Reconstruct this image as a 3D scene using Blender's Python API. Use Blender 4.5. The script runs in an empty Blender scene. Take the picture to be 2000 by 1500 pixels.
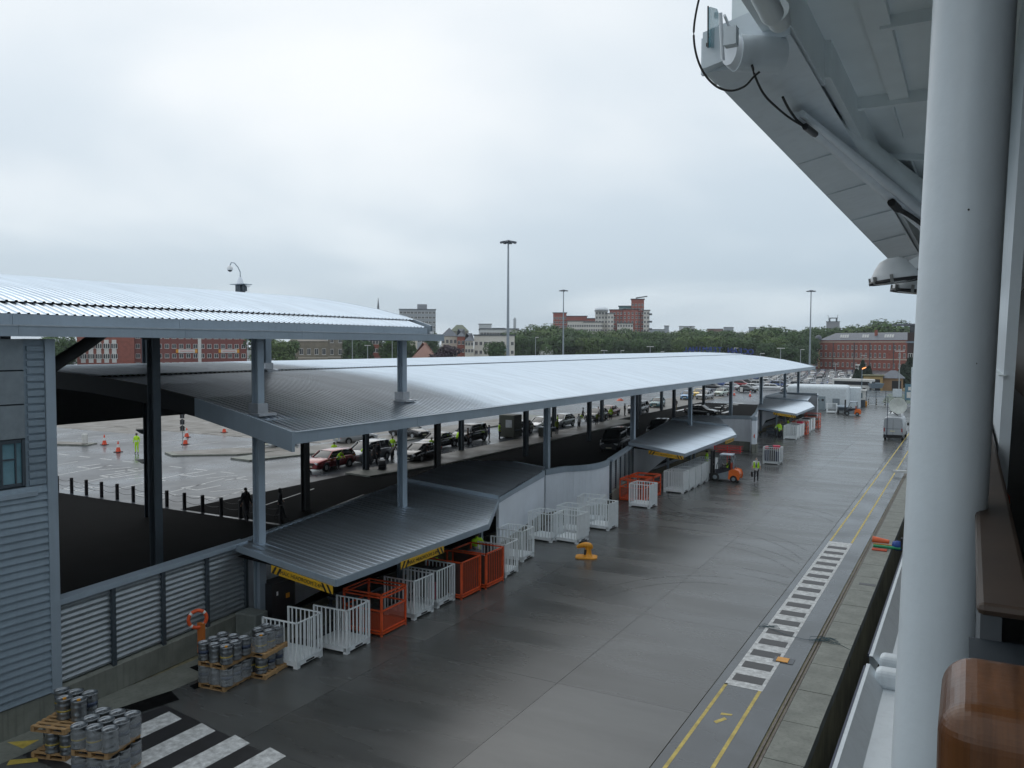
import bpy, bmesh, math, random
from math import sin, cos, pi, radians, sqrt, atan2
from mathutils import Vector, Matrix
random.seed(7)
S = bpy.context.scene
COL = S.collection
# ---------------------------------------------------------------- camera
FPX, EYE = 1618.0, 10.5
YAW, PITCH, ROLL = radians(29.03), math.atan(77/1618), 0.0042
fw = Vector((-sin(YAW)*cos(PITCH), cos(YAW)*cos(PITCH), -sin(PITCH)))
rt = Vector((cos(YAW), sin(YAW), 0)); up = rt.cross(fw)
RT = cos(ROLL)*rt + sin(ROLL)*up; UP = -sin(ROLL)*rt + cos(ROLL)*up
cd = bpy.data.cameras.new('camera'); cam = bpy.data.objects.new('camera', cd); COL.objects.link(cam)
cam.matrix_world = Matrix(((RT.x, UP.x, -fw.x, 0), (RT.y, UP.y, -fw.y, 0), (RT.z, UP.z, -fw.z, EYE), (0, 0, 0, 1)))
cd.sensor_width = 36; cd.lens = FPX/2000*36; cd.clip_end = 6000; cd.clip_start = 0.05
S.camera = cam
# ---------------------------------------------------------------- world: overcast sky
W = bpy.data.worlds.new('World'); S.world = W; W.use_nodes = True
nt = W.node_tree; nt.nodes.clear()
def N(t, k, **kw):
    n = t.nodes.new(k)
    for a, b in kw.items():
        if a in n.inputs: n.inputs[a].default_value = b
        else: setattr(n, a, b)
    return n
sky = N(nt, 'ShaderNodeTexSky', sky_type='NISHITA', sun_disc=False)
sky.sun_elevation = radians(50); sky.sun_rotation = radians(310)
tc = N(nt, 'ShaderNodeTexCoord')
sep = N(nt, 'ShaderNodeSeparateXYZ'); nt.links.new(tc.outputs['Generated'], sep.inputs[0])
# cloud layer: directions projected on a flat ceiling, so the clouds flatten towards the horizon
za = N(nt, 'ShaderNodeMath', operation='ABSOLUTE'); nt.links.new(sep.outputs[2], za.inputs[0])
zb_ = N(nt, 'ShaderNodeMath', operation='ADD'); nt.links.new(za.outputs[0], zb_.inputs[0]); zb_.inputs[1].default_value = 0.24
cmb = N(nt, 'ShaderNodeCombineXYZ')
for i_ in (0, 1):
    dv = N(nt, 'ShaderNodeMath', operation='DIVIDE'); nt.links.new(sep.outputs[i_], dv.inputs[0]); nt.links.new(zb_.outputs[0], dv.inputs[1]); nt.links.new(dv.outputs[0], cmb.inputs[i_])
mp = N(nt, 'ShaderNodeMapping'); mp.inputs['Location'].default_value = (1.3, 0.4, 0.2); nt.links.new(cmb.outputs[0], mp.inputs['Vector'])
nz = N(nt, 'ShaderNodeTexNoise', Scale=0.7, Detail=4.0, Roughness=0.45, Distortion=0.25); nt.links.new(mp.outputs[0], nz.inputs['Vector'])
mrn = N(nt, 'ShaderNodeMapRange'); mrn.inputs[1].default_value = 0.40; mrn.inputs[2].default_value = 0.62; mrn.interpolation_type = 'SMOOTHSTEP'; nt.links.new(nz.outputs['Fac'], mrn.inputs[0])
# altitude: greyer blue cloud base low down, paler thin cloud higher up
alt = N(nt, 'ShaderNodeMapRange'); alt.inputs[1].default_value = -0.02; alt.inputs[2].default_value = 0.27; nt.links.new(sep.outputs[2], alt.inputs[0])
def mixc(f, a, b, t=nt, bt='MIX'):
    m = t.nodes.new('ShaderNodeMix'); m.data_type = 'RGBA'; m.blend_type = bt
    for i, v in ((0, f), (6, a), (7, b)):
        if hasattr(v, 'is_output') or isinstance(v, bpy.types.NodeSocket): t.links.new(v, m.inputs[i])
        else: m.inputs[i].default_value = v if i == 0 else (*v, 1)
    return m.outputs[2]
low = mixc(mrn.outputs[0], (4.5, 5.7, 6.8), (6.3, 7.5, 8.5))
high = mixc(mrn.outputs[0], (6.7, 7.7, 8.5), (9.5, 9.9, 10.1))
clouds0 = mixc(alt.outputs[0], low, high)
# the sun stands behind the cloud there and brightens it broadly
dt = N(nt, 'ShaderNodeVectorMath', operation='DOT_PRODUCT'); nt.links.new(tc.outputs['Generated'], dt.inputs[0]); dt.inputs[1].default_value = (sin(radians(310))*cos(radians(50)), cos(radians(310))*cos(radians(50)), sin(radians(50)))
gr = N(nt, 'ShaderNodeMapRange'); gr.inputs[1].default_value = 0.55; gr.inputs[2].default_value = 1.0; gr.inputs[3].default_value = 0.0; gr.inputs[4].default_value = 0.28; nt.links.new(dt.outputs['Value'], gr.inputs[0])
clouds = mixc(gr.outputs[0], clouds0, (13.0, 13.0, 13.0))
tot = mixc(0.93, sky.outputs[0], clouds)
bg = N(nt, 'ShaderNodeBackground', Strength=0.1); nt.links.new(tot, bg.inputs[0])
wo = N(nt, 'ShaderNodeOutputWorld'); nt.links.new(bg.outputs[0], wo.inputs[0])
sd = bpy.data.lights.new('sun', 'SUN'); sd.energy = 0.5; sd.angle = radians(60); sd.color = (1.0, 0.96, 0.9)
so = bpy.data.objects.new('sun', sd); COL.objects.link(so)
_d = Vector((sin(radians(310))*cos(radians(50)), cos(radians(310))*cos(radians(50)), sin(radians(50))))
so.rotation_euler = _d.to_track_quat('Z', 'Y').to_euler()
S.view_settings.view_transform = 'Standard'; S.view_settings.look = 'None'; S.view_settings.exposure = 0.0; S.view_settings.gamma = 1.0
S.render.engine = 'CYCLES'; S.cycles.use_denoising = True; S.cycles.max_bounces = 7; S.cycles.diffuse_bounces = 4; S.cycles.transparent_max_bounces = 8

# ---------------------------------------------------------------- helpers
def ray(px, py):
    return fw + RT*((px-1000)/FPX) - UP*((py-750)/FPX)
def G(px, py, z=0.0):
    d = ray(px, py); t = (z-EYE)/d.z; return (t*d.x, t*d.y)
def GX(px, py, x):
    d = ray(px, py); t = x/d.x; return (x, t*d.y, EYE+t*d.z)
def GY(px, py, y):
    d = ray(px, py); t = y/d.y; return (t*d.x, y, EYE+t*d.z)
def AT(px, dist):
    d = ray(px, 675); h = sqrt(d.x*d.x+d.y*d.y); return (d.x/h*dist, d.y/h*dist)
def ZAT(py, dist, px=1000):
    d = ray(px, py); h = sqrt(d.x*d.x+d.y*d.y); return EYE + d.z/h*dist

MATS = {}
def M(name, col, rough=0.6, metal=0.0, var=0.12, scale=3.0, bump=0.0, bscale=40.0, spec=0.5, coat=0.0, emit=None, alpha=1.0, trans=0.0, rvar=0.0, streak=0.0, stretch=(1, 1, 1)):
    if name in MATS: return MATS[name]
    m = bpy.data.materials.new(name); m.use_nodes = True; t = m.node_tree; b = t.nodes['Principled BSDF']
    MATS[name] = m
    c = N(t, 'ShaderNodeTexCoord'); mpp = N(t, 'ShaderNodeMapping'); mpp.inputs['Scale'].default_value = stretch
    t.links.new(c.outputs['Object'], mpp.inputs[0])
    n = N(t, 'ShaderNodeTexNoise', Scale=scale, Detail=5.0, Roughness=0.6); t.links.new(mpp.outputs[0], n.inputs['Vector'])
    d = tuple(max(0, x*(1-var)) for x in col); l = tuple(min(1, x*(1+var)) for x in col)
    r = N(t, 'ShaderNodeMapRange'); r.inputs[1].default_value = 0.3; r.inputs[2].default_value = 0.7; t.links.new(n.outputs['Fac'], r.inputs[0])
    o = mixc(r.outputs[0], d, l, t)
    if streak:
        mp2 = N(t, 'ShaderNodeMapping'); mp2.inputs['Scale'].default_value = (9, 9, 0.5); t.links.new(c.outputs['Object'], mp2.inputs[0])
        n2 = N(t, 'ShaderNodeTexNoise', Scale=1.0, Detail=4.0); t.links.new(mp2.outputs[0], n2.inputs['Vector'])
        r2 = N(t, 'ShaderNodeMapRange'); r2.inputs[1].default_value = 0.5; r2.inputs[2].default_value = 0.75; r2.inputs[4].default_value = streak; t.links.new(n2.outputs['Fac'], r2.inputs[0])
        o = mixc(r2.outputs[0], o, tuple(x*0.45 for x in col), t)
    t.links.new(o, b.inputs['Base Color'])
    b.inputs['Roughness'].default_value = rough; b.inputs['Metallic'].default_value = metal
    b.inputs['Specular IOR Level'].default_value = spec; b.inputs['Coat Weight'].default_value = coat
    b.inputs['Transmission Weight'].default_value = trans; b.inputs['Alpha'].default_value = alpha
    if rvar:
        r3 = N(t, 'ShaderNodeMapRange'); r3.inputs[1].default_value = 0.35; r3.inputs[2].default_value = 0.65
        r3.inputs[3].default_value = max(0.03, rough-rvar); r3.inputs[4].default_value = min(1, rough+rvar)
        n3 = N(t, 'ShaderNodeTexNoise', Scale=scale*0.6, Detail=4.0, W=2.0) if False else N(t, 'ShaderNodeTexNoise', Scale=scale*0.63, Detail=5.0)
        t.links.new(mpp.outputs[0], n3.inputs['Vector']); t.links.new(n3.outputs['Fac'], r3.inputs[0]); t.links.new(r3.outputs[0], b.inputs['Roughness'])
    if bump:
        nb = N(t, 'ShaderNodeTexNoise', Scale=bscale, Detail=4.0); t.links.new(c.outputs['Object'], nb.inputs['Vector'])
        bb = N(t, 'ShaderNodeBump', Strength=bump, Distance=0.02); t.links.new(nb.outputs['Fac'], bb.inputs['Height']); t.links.new(bb.outputs[0], b.inputs['Normal'])
    if emit: b.inputs['Emission Color'].default_value = (*emit[:3], 1); b.inputs['Emission Strength'].default_value = emit[3]
    return m

class MB:
    """collects faces of one mesh; each face carries a material slot"""
    def __init__(s): s.v = []; s.f = []; s.m = []; s.sm = []
    def add(s, vs, fs, mi=0, smooth=False):
        o = len(s.v); s.v += [tuple(v) for v in vs]; s.f += [tuple(i+o for i in f) for f in fs]; s.m += [mi]*len(fs); s.sm += [smooth]*len(fs); return s
    def box(s, c, d, rz=0, mi=0, R=None):
        hx, hy, hz = d[0]/2, d[1]/2, d[2]/2
        vs = [Vector((x, y, z)) for z in (-hz, hz) for y in (-hy, hy) for x in (-hx, hx)]
        if R is None: R = Matrix.Rotation(rz, 3, 'Z')
        vs = [R@v + Vector(c) for v in vs]
        return s.add(vs, [(0, 2, 3, 1), (4, 5, 7, 6), (0, 1, 5, 4), (2, 6, 7, 3), (0, 4, 6, 2), (1, 3, 7, 5)], mi)
    def bb(s, x0, x1, y0, y1, z0, z1, mi=0): return s.box(((x0+x1)/2, (y0+y1)/2, (z0+z1)/2), (abs(x1-x0), abs(y1-y0), abs(z1-z0)), 0, mi)
    def beam(s, a, b, w, h, mi=0):
        a, b = Vector(a), Vector(b); d = b-a; q = d.to_track_quat('Y', 'Z').to_matrix()
        return s.box((a+b)/2, (w, d.length, h), 0, mi, q)
    def cyl(s, a, b, r0, r1=None, n=12, mi=0, caps=True, smooth=True):
        r1 = r0 if r1 is None else r1; a, b = Vector(a), Vector(b); q = (b-a).to_track_quat('Z', 'Y').to_matrix()
        vs = [a+q@Vector((r0*cos(2*pi*i/n), r0*sin(2*pi*i/n), 0)) for i in range(n)] + [b+q@Vector((r1*cos(2*pi*i/n), r1*sin(2*pi*i/n), 0)) for i in range(n)]
        s.add(vs, [(i, (i+1) % n, n+(i+1) % n, n+i) for i in range(n)], mi, smooth)
        if caps: s.add(vs, [tuple(range(n))[::-1], tuple(range(n, 2*n))], mi)
        return s
    def tube(s, pts, r, n=8, mi=0):
        pts = [Vector(p) for p in pts]; rs = r if isinstance(r, (list, tuple)) else [r]*len(pts); vs = []
        for i, p in enumerate(pts):
            d = (pts[min(i+1, len(pts)-1)]-pts[max(i-1, 0)]).normalized(); q = d.to_track_quat('Z', 'Y').to_matrix()
            vs += [p+q@Vector((rs[i]*cos(2*pi*k/n), rs[i]*sin(2*pi*k/n), 0)) for k in range(n)]
        fs = [(i*n+k, i*n+(k+1) % n, (i+1)*n+(k+1) % n, (i+1)*n+k) for i in range(len(pts)-1) for k in range(n)]
        s.add(vs, fs, mi, True); s.add(vs, [tuple(range(n))[::-1], tuple(range((len(pts)-1)*n, len(pts)*n))], mi); return s
    def lathe(s, prof, c=(0, 0, 0), n=20, mi=0, sx=1, sy=1, smooth=True):
        vs = [(c[0]+r*cos(2*pi*k/n)*sx, c[1]+r*sin(2*pi*k/n)*sy, c[2]+z) for r, z in prof for k in range(n)]
        fs = [(i*n+k, i*n+(k+1) % n, (i+1)*n+(k+1) % n, (i+1)*n+k) for i in range(len(prof)-1) for k in range(n)]
        return s.add(vs, fs, mi, smooth)
    def prism(s, poly, z0, z1, mi=0):
        """polygon in plan extruded upwards; z0/z1 numbers or per-vertex lists"""
        n = len(poly); a = z0 if isinstance(z0, (list, tuple)) else [z0]*n; b = z1 if isinstance(z1, (list, tuple)) else [z1]*n
        vs = [(p[0], p[1], a[i]) for i, p in enumerate(poly)]+[(p[0], p[1], b[i]) for i, p in enumerate(poly)]
        return s.add(vs, [(i, (i+1) % n, n+(i+1) % n, n+i) for i in range(n)]+[tuple(range(n))[::-1], tuple(range(n, 2*n))], mi)
    def quad(s, a, b, c, d, mi=0): return s.add([a, b, c, d], [(0, 1, 2, 3)], mi)
    def xform(s, loc=(0, 0, 0), rz=0, sc=1):
        R = Matrix.Rotation(rz, 3, 'Z'); s.v = [tuple(R@(Vector(v)*sc)+Vector(loc)) for v in s.v]; return s
    def mesh(s, name, mats):
        me = bpy.data.meshes.new(name); me.from_pydata(s.v, [], s.f)
        for m in (mats if isinstance(mats, (list, tuple)) else [mats]): me.materials.append(m)
        me.polygons.foreach_set('material_index', s.m); me.polygons.foreach_set('use_smooth', s.sm); me.update(); return me

def obj(name, mb, mats, parent=None, loc=None, rz=0):
    me = mb.mesh(name, mats) if isinstance(mb, MB) else mb
    o = bpy.data.objects.new(name, me); COL.objects.link(o)
    if parent: o.parent = parent
    if loc: o.location = loc
    if rz: o.rotation_euler.z = rz
    return o
def bevel(o, w=0.02, seg=2):
    b = o.modifiers.new('bevel', 'BEVEL'); b.width = w; b.segments = seg; b.limit_method = 'ANGLE'; return o
def thing(name, label, cat, loc=(0, 0, 0), rz=0, group=None):
    o = bpy.data.objects.new(name, None); COL.objects.link(o); o.empty_display_size = 0.3
    o.location = loc; o.rotation_euler.z = rz; o['label'] = label; o['category'] = cat
    if group: o['group'] = group
    return o
def tag(o, label, cat, group=None):
    o['label'] = label; o['category'] = cat
    if group: o['group'] = group
    return o
def struct(name, mb, mats, parent=None):
    o = obj(name, mb, mats, parent)
    if not parent: o['kind'] = 'structure'
    return o
def kids(o): return [c for c in ALLC.get(o.name, [])]
def dup(root, loc, rz=0, label=None, sc=None):
    r = root.copy(); COL.objects.link(r); r.location = loc; r.rotation_euler.z = rz
    if label: r['label'] = label
    if sc: r.scale = sc if isinstance(sc, tuple) else (sc,)*3
    for ch in [c for c in root.children]:
        c = ch.copy(); COL.objects.link(c); c.parent = r
        for g in ch.children:
            d = g.copy(); COL.objects.link(d); d.parent = c
    return r
def lerp_tab(tab, y):
    if y <= tab[0][0]: return tab[0][1]
    for (a, b), (c, d) in zip(tab, tab[1:]):
        if y <= c: return b+(d-b)*(y-a)/(c-a)
    return tab[-1][1]

# ---------------------------------------------------------------- materials
concrete_wet = M('wet_concrete', (0.074, 0.077, 0.075), 0.25, var=0.2, scale=0.35, bump=0.10, bscale=9, rvar=0.05, spec=0.6, stretch=(0.45, 1.8, 1))
concrete_w2 = M('wet_concrete_patchy', (0.062, 0.065, 0.064), 0.27, var=0.2, scale=0.5, bump=0.10, bscale=9, rvar=0.05, spec=0.6, stretch=(0.45, 1.8, 1))
concrete_pale = M('pale_concrete', (0.19, 0.2, 0.175), 0.6, var=0.22, scale=1.5, bump=0.3, bscale=20, streak=0.5)
asphalt = M('wet_asphalt', (0.034, 0.042, 0.054), 0.30, var=0.25, scale=0.3, bump=0.10, bscale=30, rvar=0.12, spec=0.45)
asphalt_dark = M('dark_shaded_asphalt', (0.0055, 0.0058, 0.006), 0.85, spec=0.03, var=0.25, scale=0.7, bump=0.2, bscale=30)  # near-black tone stands in for shade under the roofs; also colours repair patches
paving_tan = M('tan_paving', (0.125, 0.115, 0.10), 0.5, var=0.15, scale=0.8, bump=0.2, bscale=20, rvar=0.1)
white_line = M('white_road_paint', (0.50, 0.51, 0.51), 0.5, var=0.42, scale=5)
yellow_line = M('yellow_road_paint', (0.5, 0.38, 0.07), 0.5, var=0.35, scale=4)
black_line = M('black_road_paint', (0.02, 0.02, 0.022), 0.45, var=0.3, scale=3)
clad = M('grey_cladding', (0.23, 0.29, 0.345), 0.42, 0.2, var=0.08, scale=1.2, streak=0.15)
clad_dk = M('dark_grey_steel', (0.06, 0.078, 0.095), 0.45, 0.3, var=0.1)
fascia_m = M('grey_fascia', (0.31, 0.375, 0.44), 0.42, 0.15, var=0.08, scale=0.8, streak=0.12)
roof_m = M('ribbed_roof_metal', (0.74, 0.82, 0.90), 0.33, 1.0, var=0.09, scale=0.8, stretch=(0.25, 2.2, 1))
roof_lo = M('canopy_roof_metal', (0.70, 0.78, 0.86), 0.36, 0.9, var=0.13, scale=0.9, stretch=(0.3, 2.5, 1))
soffit = M('shade_black_soffit', (0.012, 0.013, 0.014), 0.7, var=0.2)  # shade under the roofs is put into this black
white_wall = M('pale_wall_panel', (0.76, 0.81, 0.88), 0.45, 0.0, var=0.06, scale=0.7, streak=0.15)
white_paint = M('white_paint', (0.74, 0.76, 0.77), 0.4, var=0.05, streak=0.06)
ship_white = M('ship_white_paint', (0.68, 0.74, 0.78), 0.35, var=0.05, scale=2, bump=0.08, bscale=30, streak=0.14)
ship_grey = M('ship_underside_paint', (0.80, 0.85, 0.86), 0.5, var=0.08, scale=0.9)
cage_white = M('cage_white_paint', (0.82, 0.86, 0.88), 0.4, var=0.06, scale=4, streak=0.12)
orange_p = M('orange_paint', (0.72, 0.10, 0.025), 0.4, var=0.15, scale=4, streak=0.15)
yellow_p = M('yellow_paint', (0.70, 0.30, 0.015), 0.45, var=0.15, scale=8, streak=0.3)
sign_y = M('sign_yellow', (0.68, 0.40, 0.02), 0.5, var=0.06)
black_p = M('black_paint', (0.015, 0.015, 0.017), 0.4, var=0.1)
rubber = M('black_rubber', (0.018, 0.018, 0.018), 0.75, var=0.2)
steel = M('keg_steel', (0.28, 0.30, 0.32), 0.38, 0.9, var=0.18, scale=9, rvar=0.12)
keg_band = M('blue_keg_band', (0.05, 0.07, 0.12), 0.4, 0.3)
wood = M('pallet_wood', (0.42, 0.26, 0.12), 0.75, var=0.25, scale=6, stretch=(1, 8, 1))
film = M('stretch_film', (0.55, 0.58, 0.60), 0.18, alpha=0.3, spec=0.6)
varnish = M('varnished_teak', (0.12, 0.047, 0.016), 0.32, var=0.5, scale=6, stretch=(9, 1, 0.15), spec=0.3, coat=0.25, bump=0.04, bscale=60)
glass_dk = M('dark_glass', (0.02, 0.026, 0.03), 0.06, spec=0.8, var=0.0)
glass_teal = M('teal_glass', (0.12, 0.30, 0.36), 0.06, spec=0.8, alpha=0.6)
chrome = M('bare_metal', (0.5, 0.52, 0.54), 0.3, 0.9)
bollard_m = M('bollard_paint', (0.014, 0.013, 0.016), 0.4)
brick_r = M('red_brick', (0.27, 0.085, 0.06), 0.85, var=0.2, scale=0.8)
stone_m = M('old_stone', (0.22, 0.195, 0.15), 0.9, var=0.25, scale=0.5)
cream = M('cream_render', (0.62, 0.58, 0.5), 0.8, var=0.08, streak=0.1)
slate = M('slate_roof', (0.10, 0.115, 0.14), 0.55, var=0.15, scale=1)
tile_r = M('brown_tile_roof', (0.27, 0.15, 0.12), 0.8, var=0.15, scale=1)
hiviz = M('high_visibility_cloth', (0.50, 0.86, 0.02), 0.7, var=0.06)
hiviz_o = M('orange_cloth', (0.85, 0.16, 0.05), 0.7)
cloth_d = M('dark_cloth', (0.02, 0.021, 0.026), 0.85)
cloth_g = M('grey_cloth', (0.10, 0.09, 0.085), 0.85)
cloth_w = M('white_shirt_cloth', (0.7, 0.7, 0.72), 0.8)
cloth_b = M('navy_cloth', (0.02, 0.03, 0.10), 0.8)
skin_m = M('skin', (0.50, 0.30, 0.22), 0.6, var=0.05)
hair_m = M('dark_hair', (0.03, 0.022, 0.018), 0.7)
refl = M('reflective_tape', (0.7, 0.72, 0.72), 0.35, var=0.03)
bark = M('bark', (0.07, 0.055, 0.04), 0.9)
leaf_a = M('leaf_green', (0.050, 0.100, 0.024), 0.75, var=0.45, scale=0.35)
leaf_b = M('leaf_dark_green', (0.036, 0.078, 0.022), 0.75, var=0.45, scale=0.35)
leaf_c = M('leaf_yellow_green', (0.075, 0.125, 0.03), 0.75, var=0.4, scale=0.35)
leaf_k = M('conifer_green', (0.018, 0.034, 0.02), 0.8, var=0.4, scale=0.6)
leaf_p = M('purple_leaf', (0.03, 0.014, 0.024), 0.75, var=0.4, scale=0.5)
red_p = M('red_paint', (0.55, 0.03, 0.03), 0.4)
blue_p = M('blue_letter_paint', (0.02, 0.045, 0.22), 0.5)
# ================================================================ SETTING
g = MB().bb(-1600, -12, -60, 1700, -8, -0.12); struct('ground', g, M('rough_ground', (0.06, 0.065, 0.05), 0.85, var=0.3, scale=0.05))
w = MB().quad((-11.9, -60, -3.6), (500, -60, -3.6), (500, 1700, -3.6), (-11.9, 1700, -3.6)); struct('water', w, M('dock_water', (0.006, 0.012, 0.016), 0.06, bump=0.5, bscale=1.2, spec=0.6))
cp = MB().bb(-430, -23.2, -20, 430, -0.1, 0.0); struct('car_park', cp, asphalt)
cp2 = MB().quad((-52, 13, 0.004), (-23.2, 13, 0.004), (-23.2, 35.0, 0.004), (-60, 35.0, 0.004)); struct('pavement', cp2, asphalt_dark)  # shade below the roofs is put into this dark colour
cp3 = MB().quad((-43.6, 35.3, 0.004), (-23.2, 35.3, 0.004), (-25, 150, 0.004), (-43.6, 150, 0.004)); struct('shaded_canopy_pavement', cp3, asphalt_dark)  # dark sheet paints in the shade under the main canopy
# quay: body, concrete bays laid on it, coping stones, strip of asphalt with the crane rail
q = MB().bb(-23.2, -3.48, -10, 420, -8, -0.035); quay = struct('quay', q, M('olive_quay_wall', (0.20, 0.18, 0.10), 0.7, var=0.45, scale=0.8, bump=0.4, bscale=8, streak=0.7))
quay_bays = []
k = 0
for (x0, x1) in ((-22.0, -16.7), (-16.7, -11.0), (-11.0, -6.75)):
    y = 0.0
    while y < 200:
        L = 7.6; b = MB().bb(x0+0.006, x1-0.006, y+0.005, y+L-0.005, -0.034, random.choice((-0.001, 0, 0.001)))
        obj('concrete_bay', b, random.choice((concrete_wet, concrete_w2)), quay); y += L; k += 1
b = MB().bb(-6.73, -4.62, 0, 300, -0.034, 0.0); struct('quay_roadway', b, M('blue_grey_asphalt', (0.075, 0.085, 0.094), 0.25, var=0.2, scale=0.5, bump=0.1, bscale=30, rvar=0.08))
b = MB().bb(-4.56, -4.50, 0, 300, -0.034, 0.004).bb(-4.455, -4.40, 0, 300, -0.034, -0.004); struct('crane_rail', b, M('rusty_rail', (0.12, 0.10, 0.085), 0.5, 0.5, var=0.4, scale=5))
y = 2.0
while y < 260:
    if not 38.3 < y < 39.9:
        b = MB().bb(-4.38, -3.4+random.uniform(-0.01, 0.01), y+0.012, y+2.38, -0.3, 0.012+random.uniform(-0.002, 0.004)); obj('coping_stone', b, concrete_pale, quay)
    y += 2.4
b = MB()
for y in range(2, 120, 3): b.bb(-3.44, -3.30, y, y+0.25, -3.4, -0.5)
# road paint -------------------------------------------------------
def paint(name, quads, m, z=0.0045):
    b = MB()
    for q_ in quads: b.add([(x, y, z) for x, y in q_], [tuple(range(len(q_)))])
    return struct(name, b, m)
def rect(x0, x1, y0, y1): return [(x0, y0), (x1, y0), (x1, y1), (x0, y1)]
paint('yellow_marking', [rect(-6.46, -6.36, y, y+7.4) for y in range(2, 25, 8)]+[rect(-6.46, -6.36, 47+i*9, 47+i*9+8.9) for i in range(8)]+[rect(-5.42, -5.32, 2, 25.3), rect(-5.40, -5.30, 47, 175)], yellow_line)
paint('white_marking', [rect(-6.46, -5.30, 25.3, 46.9)], white_line)
cross = thing('ladder_marking', 'dark rungs of the long white ladder painted between the yellow quay lines', 'road marking')
for i in range(17): obj('rung', MB().add([(x, y, 0.009) for x, y in rect(-6.34, -5.41, 25.75+i*1.218, 26.33+i*1.218)], [(0, 1, 2, 3)]), black_line, cross)
paint('black_marking', [[(-20.9, 12.0), (-15.2, 12.0), (-15.2, 15.05), (-20.2, 15.75)]], black_line)
for x in (-19.75, -18.36, -17.02, -15.7): paint('white_stripe', [[(x, 12.3), (x+0.70, 12.3), (x+0.70, 15.38-(x+19.75)*0.03), (x, 15.52-(x+19.75)*0.03)]], white_line, 0.009)
paint('kerbside_concrete', [rect(-22.3, -20.9, 4, 30)], concrete_pale, 0.0045)
paint('yellow_corner_marking', [[(-21.9, 12.2), (-21.3, 12.7), (-21.2, 12.2)], [(-20.9, 11.7), (-20.4, 12.1), (-20.2, 12.0), (-20.7, 11.5)]], yellow_line, 0.009)
paint('repair_patch', [[(-21.2, 14.9), (-20.5, 14.7), (-20.15, 16.2), (-20.9, 16.5)], [(-20.7, 17.0), (-20.35, 16.9), (-20.3, 17.6), (-20.7, 17.7)], [(-21.9, 18.0), (-21.3, 17.9), (-21.3, 18.8), (-21.8, 18.9)]], asphalt_dark, 0.009)
tm = []
for (cx0, cy0, R0, a0, a1) in ((-12, 34, 9, 0.4, 1.5), (-13.5, 36, 11, 0.3, 1.3), (-9, 30, 6, 1.6, 2.8), (-14, 58, 8, 3.6, 4.9), (-12, 60, 10, 3.4, 4.6), (-11, 48, 7, 0.2, 1.4), (-8, 78, 9, 2.4, 3.4), (-10, 24, 14, 0.9, 1.5)):
    for dr_ in (0, 1.1):
        for k_ in range(14):
            t0, t1 = a0+(a1-a0)*k_/14, a0+(a1-a0)*(k_+1)/14; r0_, r1_ = R0+dr_, R0+dr_+0.13
            qd = [(cx0+r*cos(t)*0.7, cy0+r*sin(t)) for r, t in ((r0_, t0), (r1_, t0), (r1_, t1), (r0_, t1))]
            if all(-21 < q_[0] < -6.8 for q_ in qd): tm.append(qd)
paint('tyre_marking', tm, M('tyre_smear', (0.035, 0.035, 0.033), 0.4, var=0.4, scale=2, alpha=0.2), 0.0035)
# parking lot paint: bay lines, lane arrows and hatching beyond the bollards
lot = []
for i in range(10): lot.append([(-72+i*4.6, 38.0), (-71.86+i*4.6, 38.0), (-73.6+i*4.6, 45.2), (-73.74+i*4.6, 45.2)])
for i in range(14): lot.append(rect(-96+i*2.6, -95.85+i*2.6, 56+(i % 2)*9, 62+(i % 2)*9))
for i in range(16): lot.append(rect(-100+i*3.1, -98.4+i*3.1, 47.2, 47.4)); lot.append(rect(-100+i*3.1, -98.8+i*3.1, 74, 74.15))
for i in range(9): lot.append(rect(-62-i*4, -59.6-i*4, 66.4, 66.6))
for (x, y) in ((-60, 41), (-50, 40.5), (-55, 44.5), (-66, 43)):
    lot += [rect(x, x+0.2, y, y+2.2), rect(x+1.6, x+1.8, y, y+2.2), rect(x+0.2, x+1.6, y, y+0.18), [(x+3, y), (x+3.2, y), (x+4.2, y+2.2), (x+4.0, y+2.2)], rect(x+5, x+6.4, y+1.0, y+1.2), rect(x+5, x+5.2, y, y+2.2)]
for (x, y) in ((-64.5, 36.3), (-57, 36.0), (-50.5, 37.0)): lot += [rect(x, x+2.6, y, y+0.15), rect(x, x+2.6, y+1.5, y+1.65), rect(x, x+0.15, y, y+1.6), rect(x+1.3, x+1.45, y, y+1.6), rect(x+2.5, x+2.65, y, y+1.6)]
lot.append([(-47.5, 38.6), (-44.6, 38.9), (-44.4, 39.4), (-45.4, 39.2)])
paint('car_park_marking', lot, white_line)
paint('zebra_marking', [rect(-41.5+i*1.5, -40.8+i*1.5, 128, 133) for i in range(6)]+[rect(-38, -36, 139+i*4, 140+i*4) for i in range(4)], white_line, 0.008)
paint('tan_road_strip', [rect(-230, -84, 62, 84), [(-84, 66), (-60, 66), (-60, 84), (-84, 84)]], paving_tan)
paint('tan_plaza', [rect(-52.5, -43.7, 108, 170)], paving_tan)
def island(poly, label):
    b = MB().prism(poly, 0, 0.14); o = thing('kerbed_island', label, 'traffic island'); struct('kerb', b, concrete_pale, o)
    cx = sum(p[0] for p in poly)/len(poly); cy = sum(p[1] for p in poly)/len(poly)
    b = MB().prism([(cx+(x-cx)*0.95, cy+(y-cy)*0.88) for x, y in poly], 0.14, 0.15); obj('paving', b, paving_tan, o)
island([(-67, 52.6), (-64.6, 51.5), (-60, 55), (-58, 60), (-59, 62), (-64, 58)], 'long kerbed island in the wet car park with a black signpost standing on it')
island([(-95, 46.5), (-78.5, 52.4), (-79.2, 54), (-95, 49.5)], 'kerbed island at the left of the car park carrying the white bollard')
island([(-58.6, 53), (-56, 52.8), (-53.6, 62), (-52.6, 108), (-57.5, 108), (-58.5, 62)], 'tan paved island running beside the lane of queuing cars')
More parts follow.
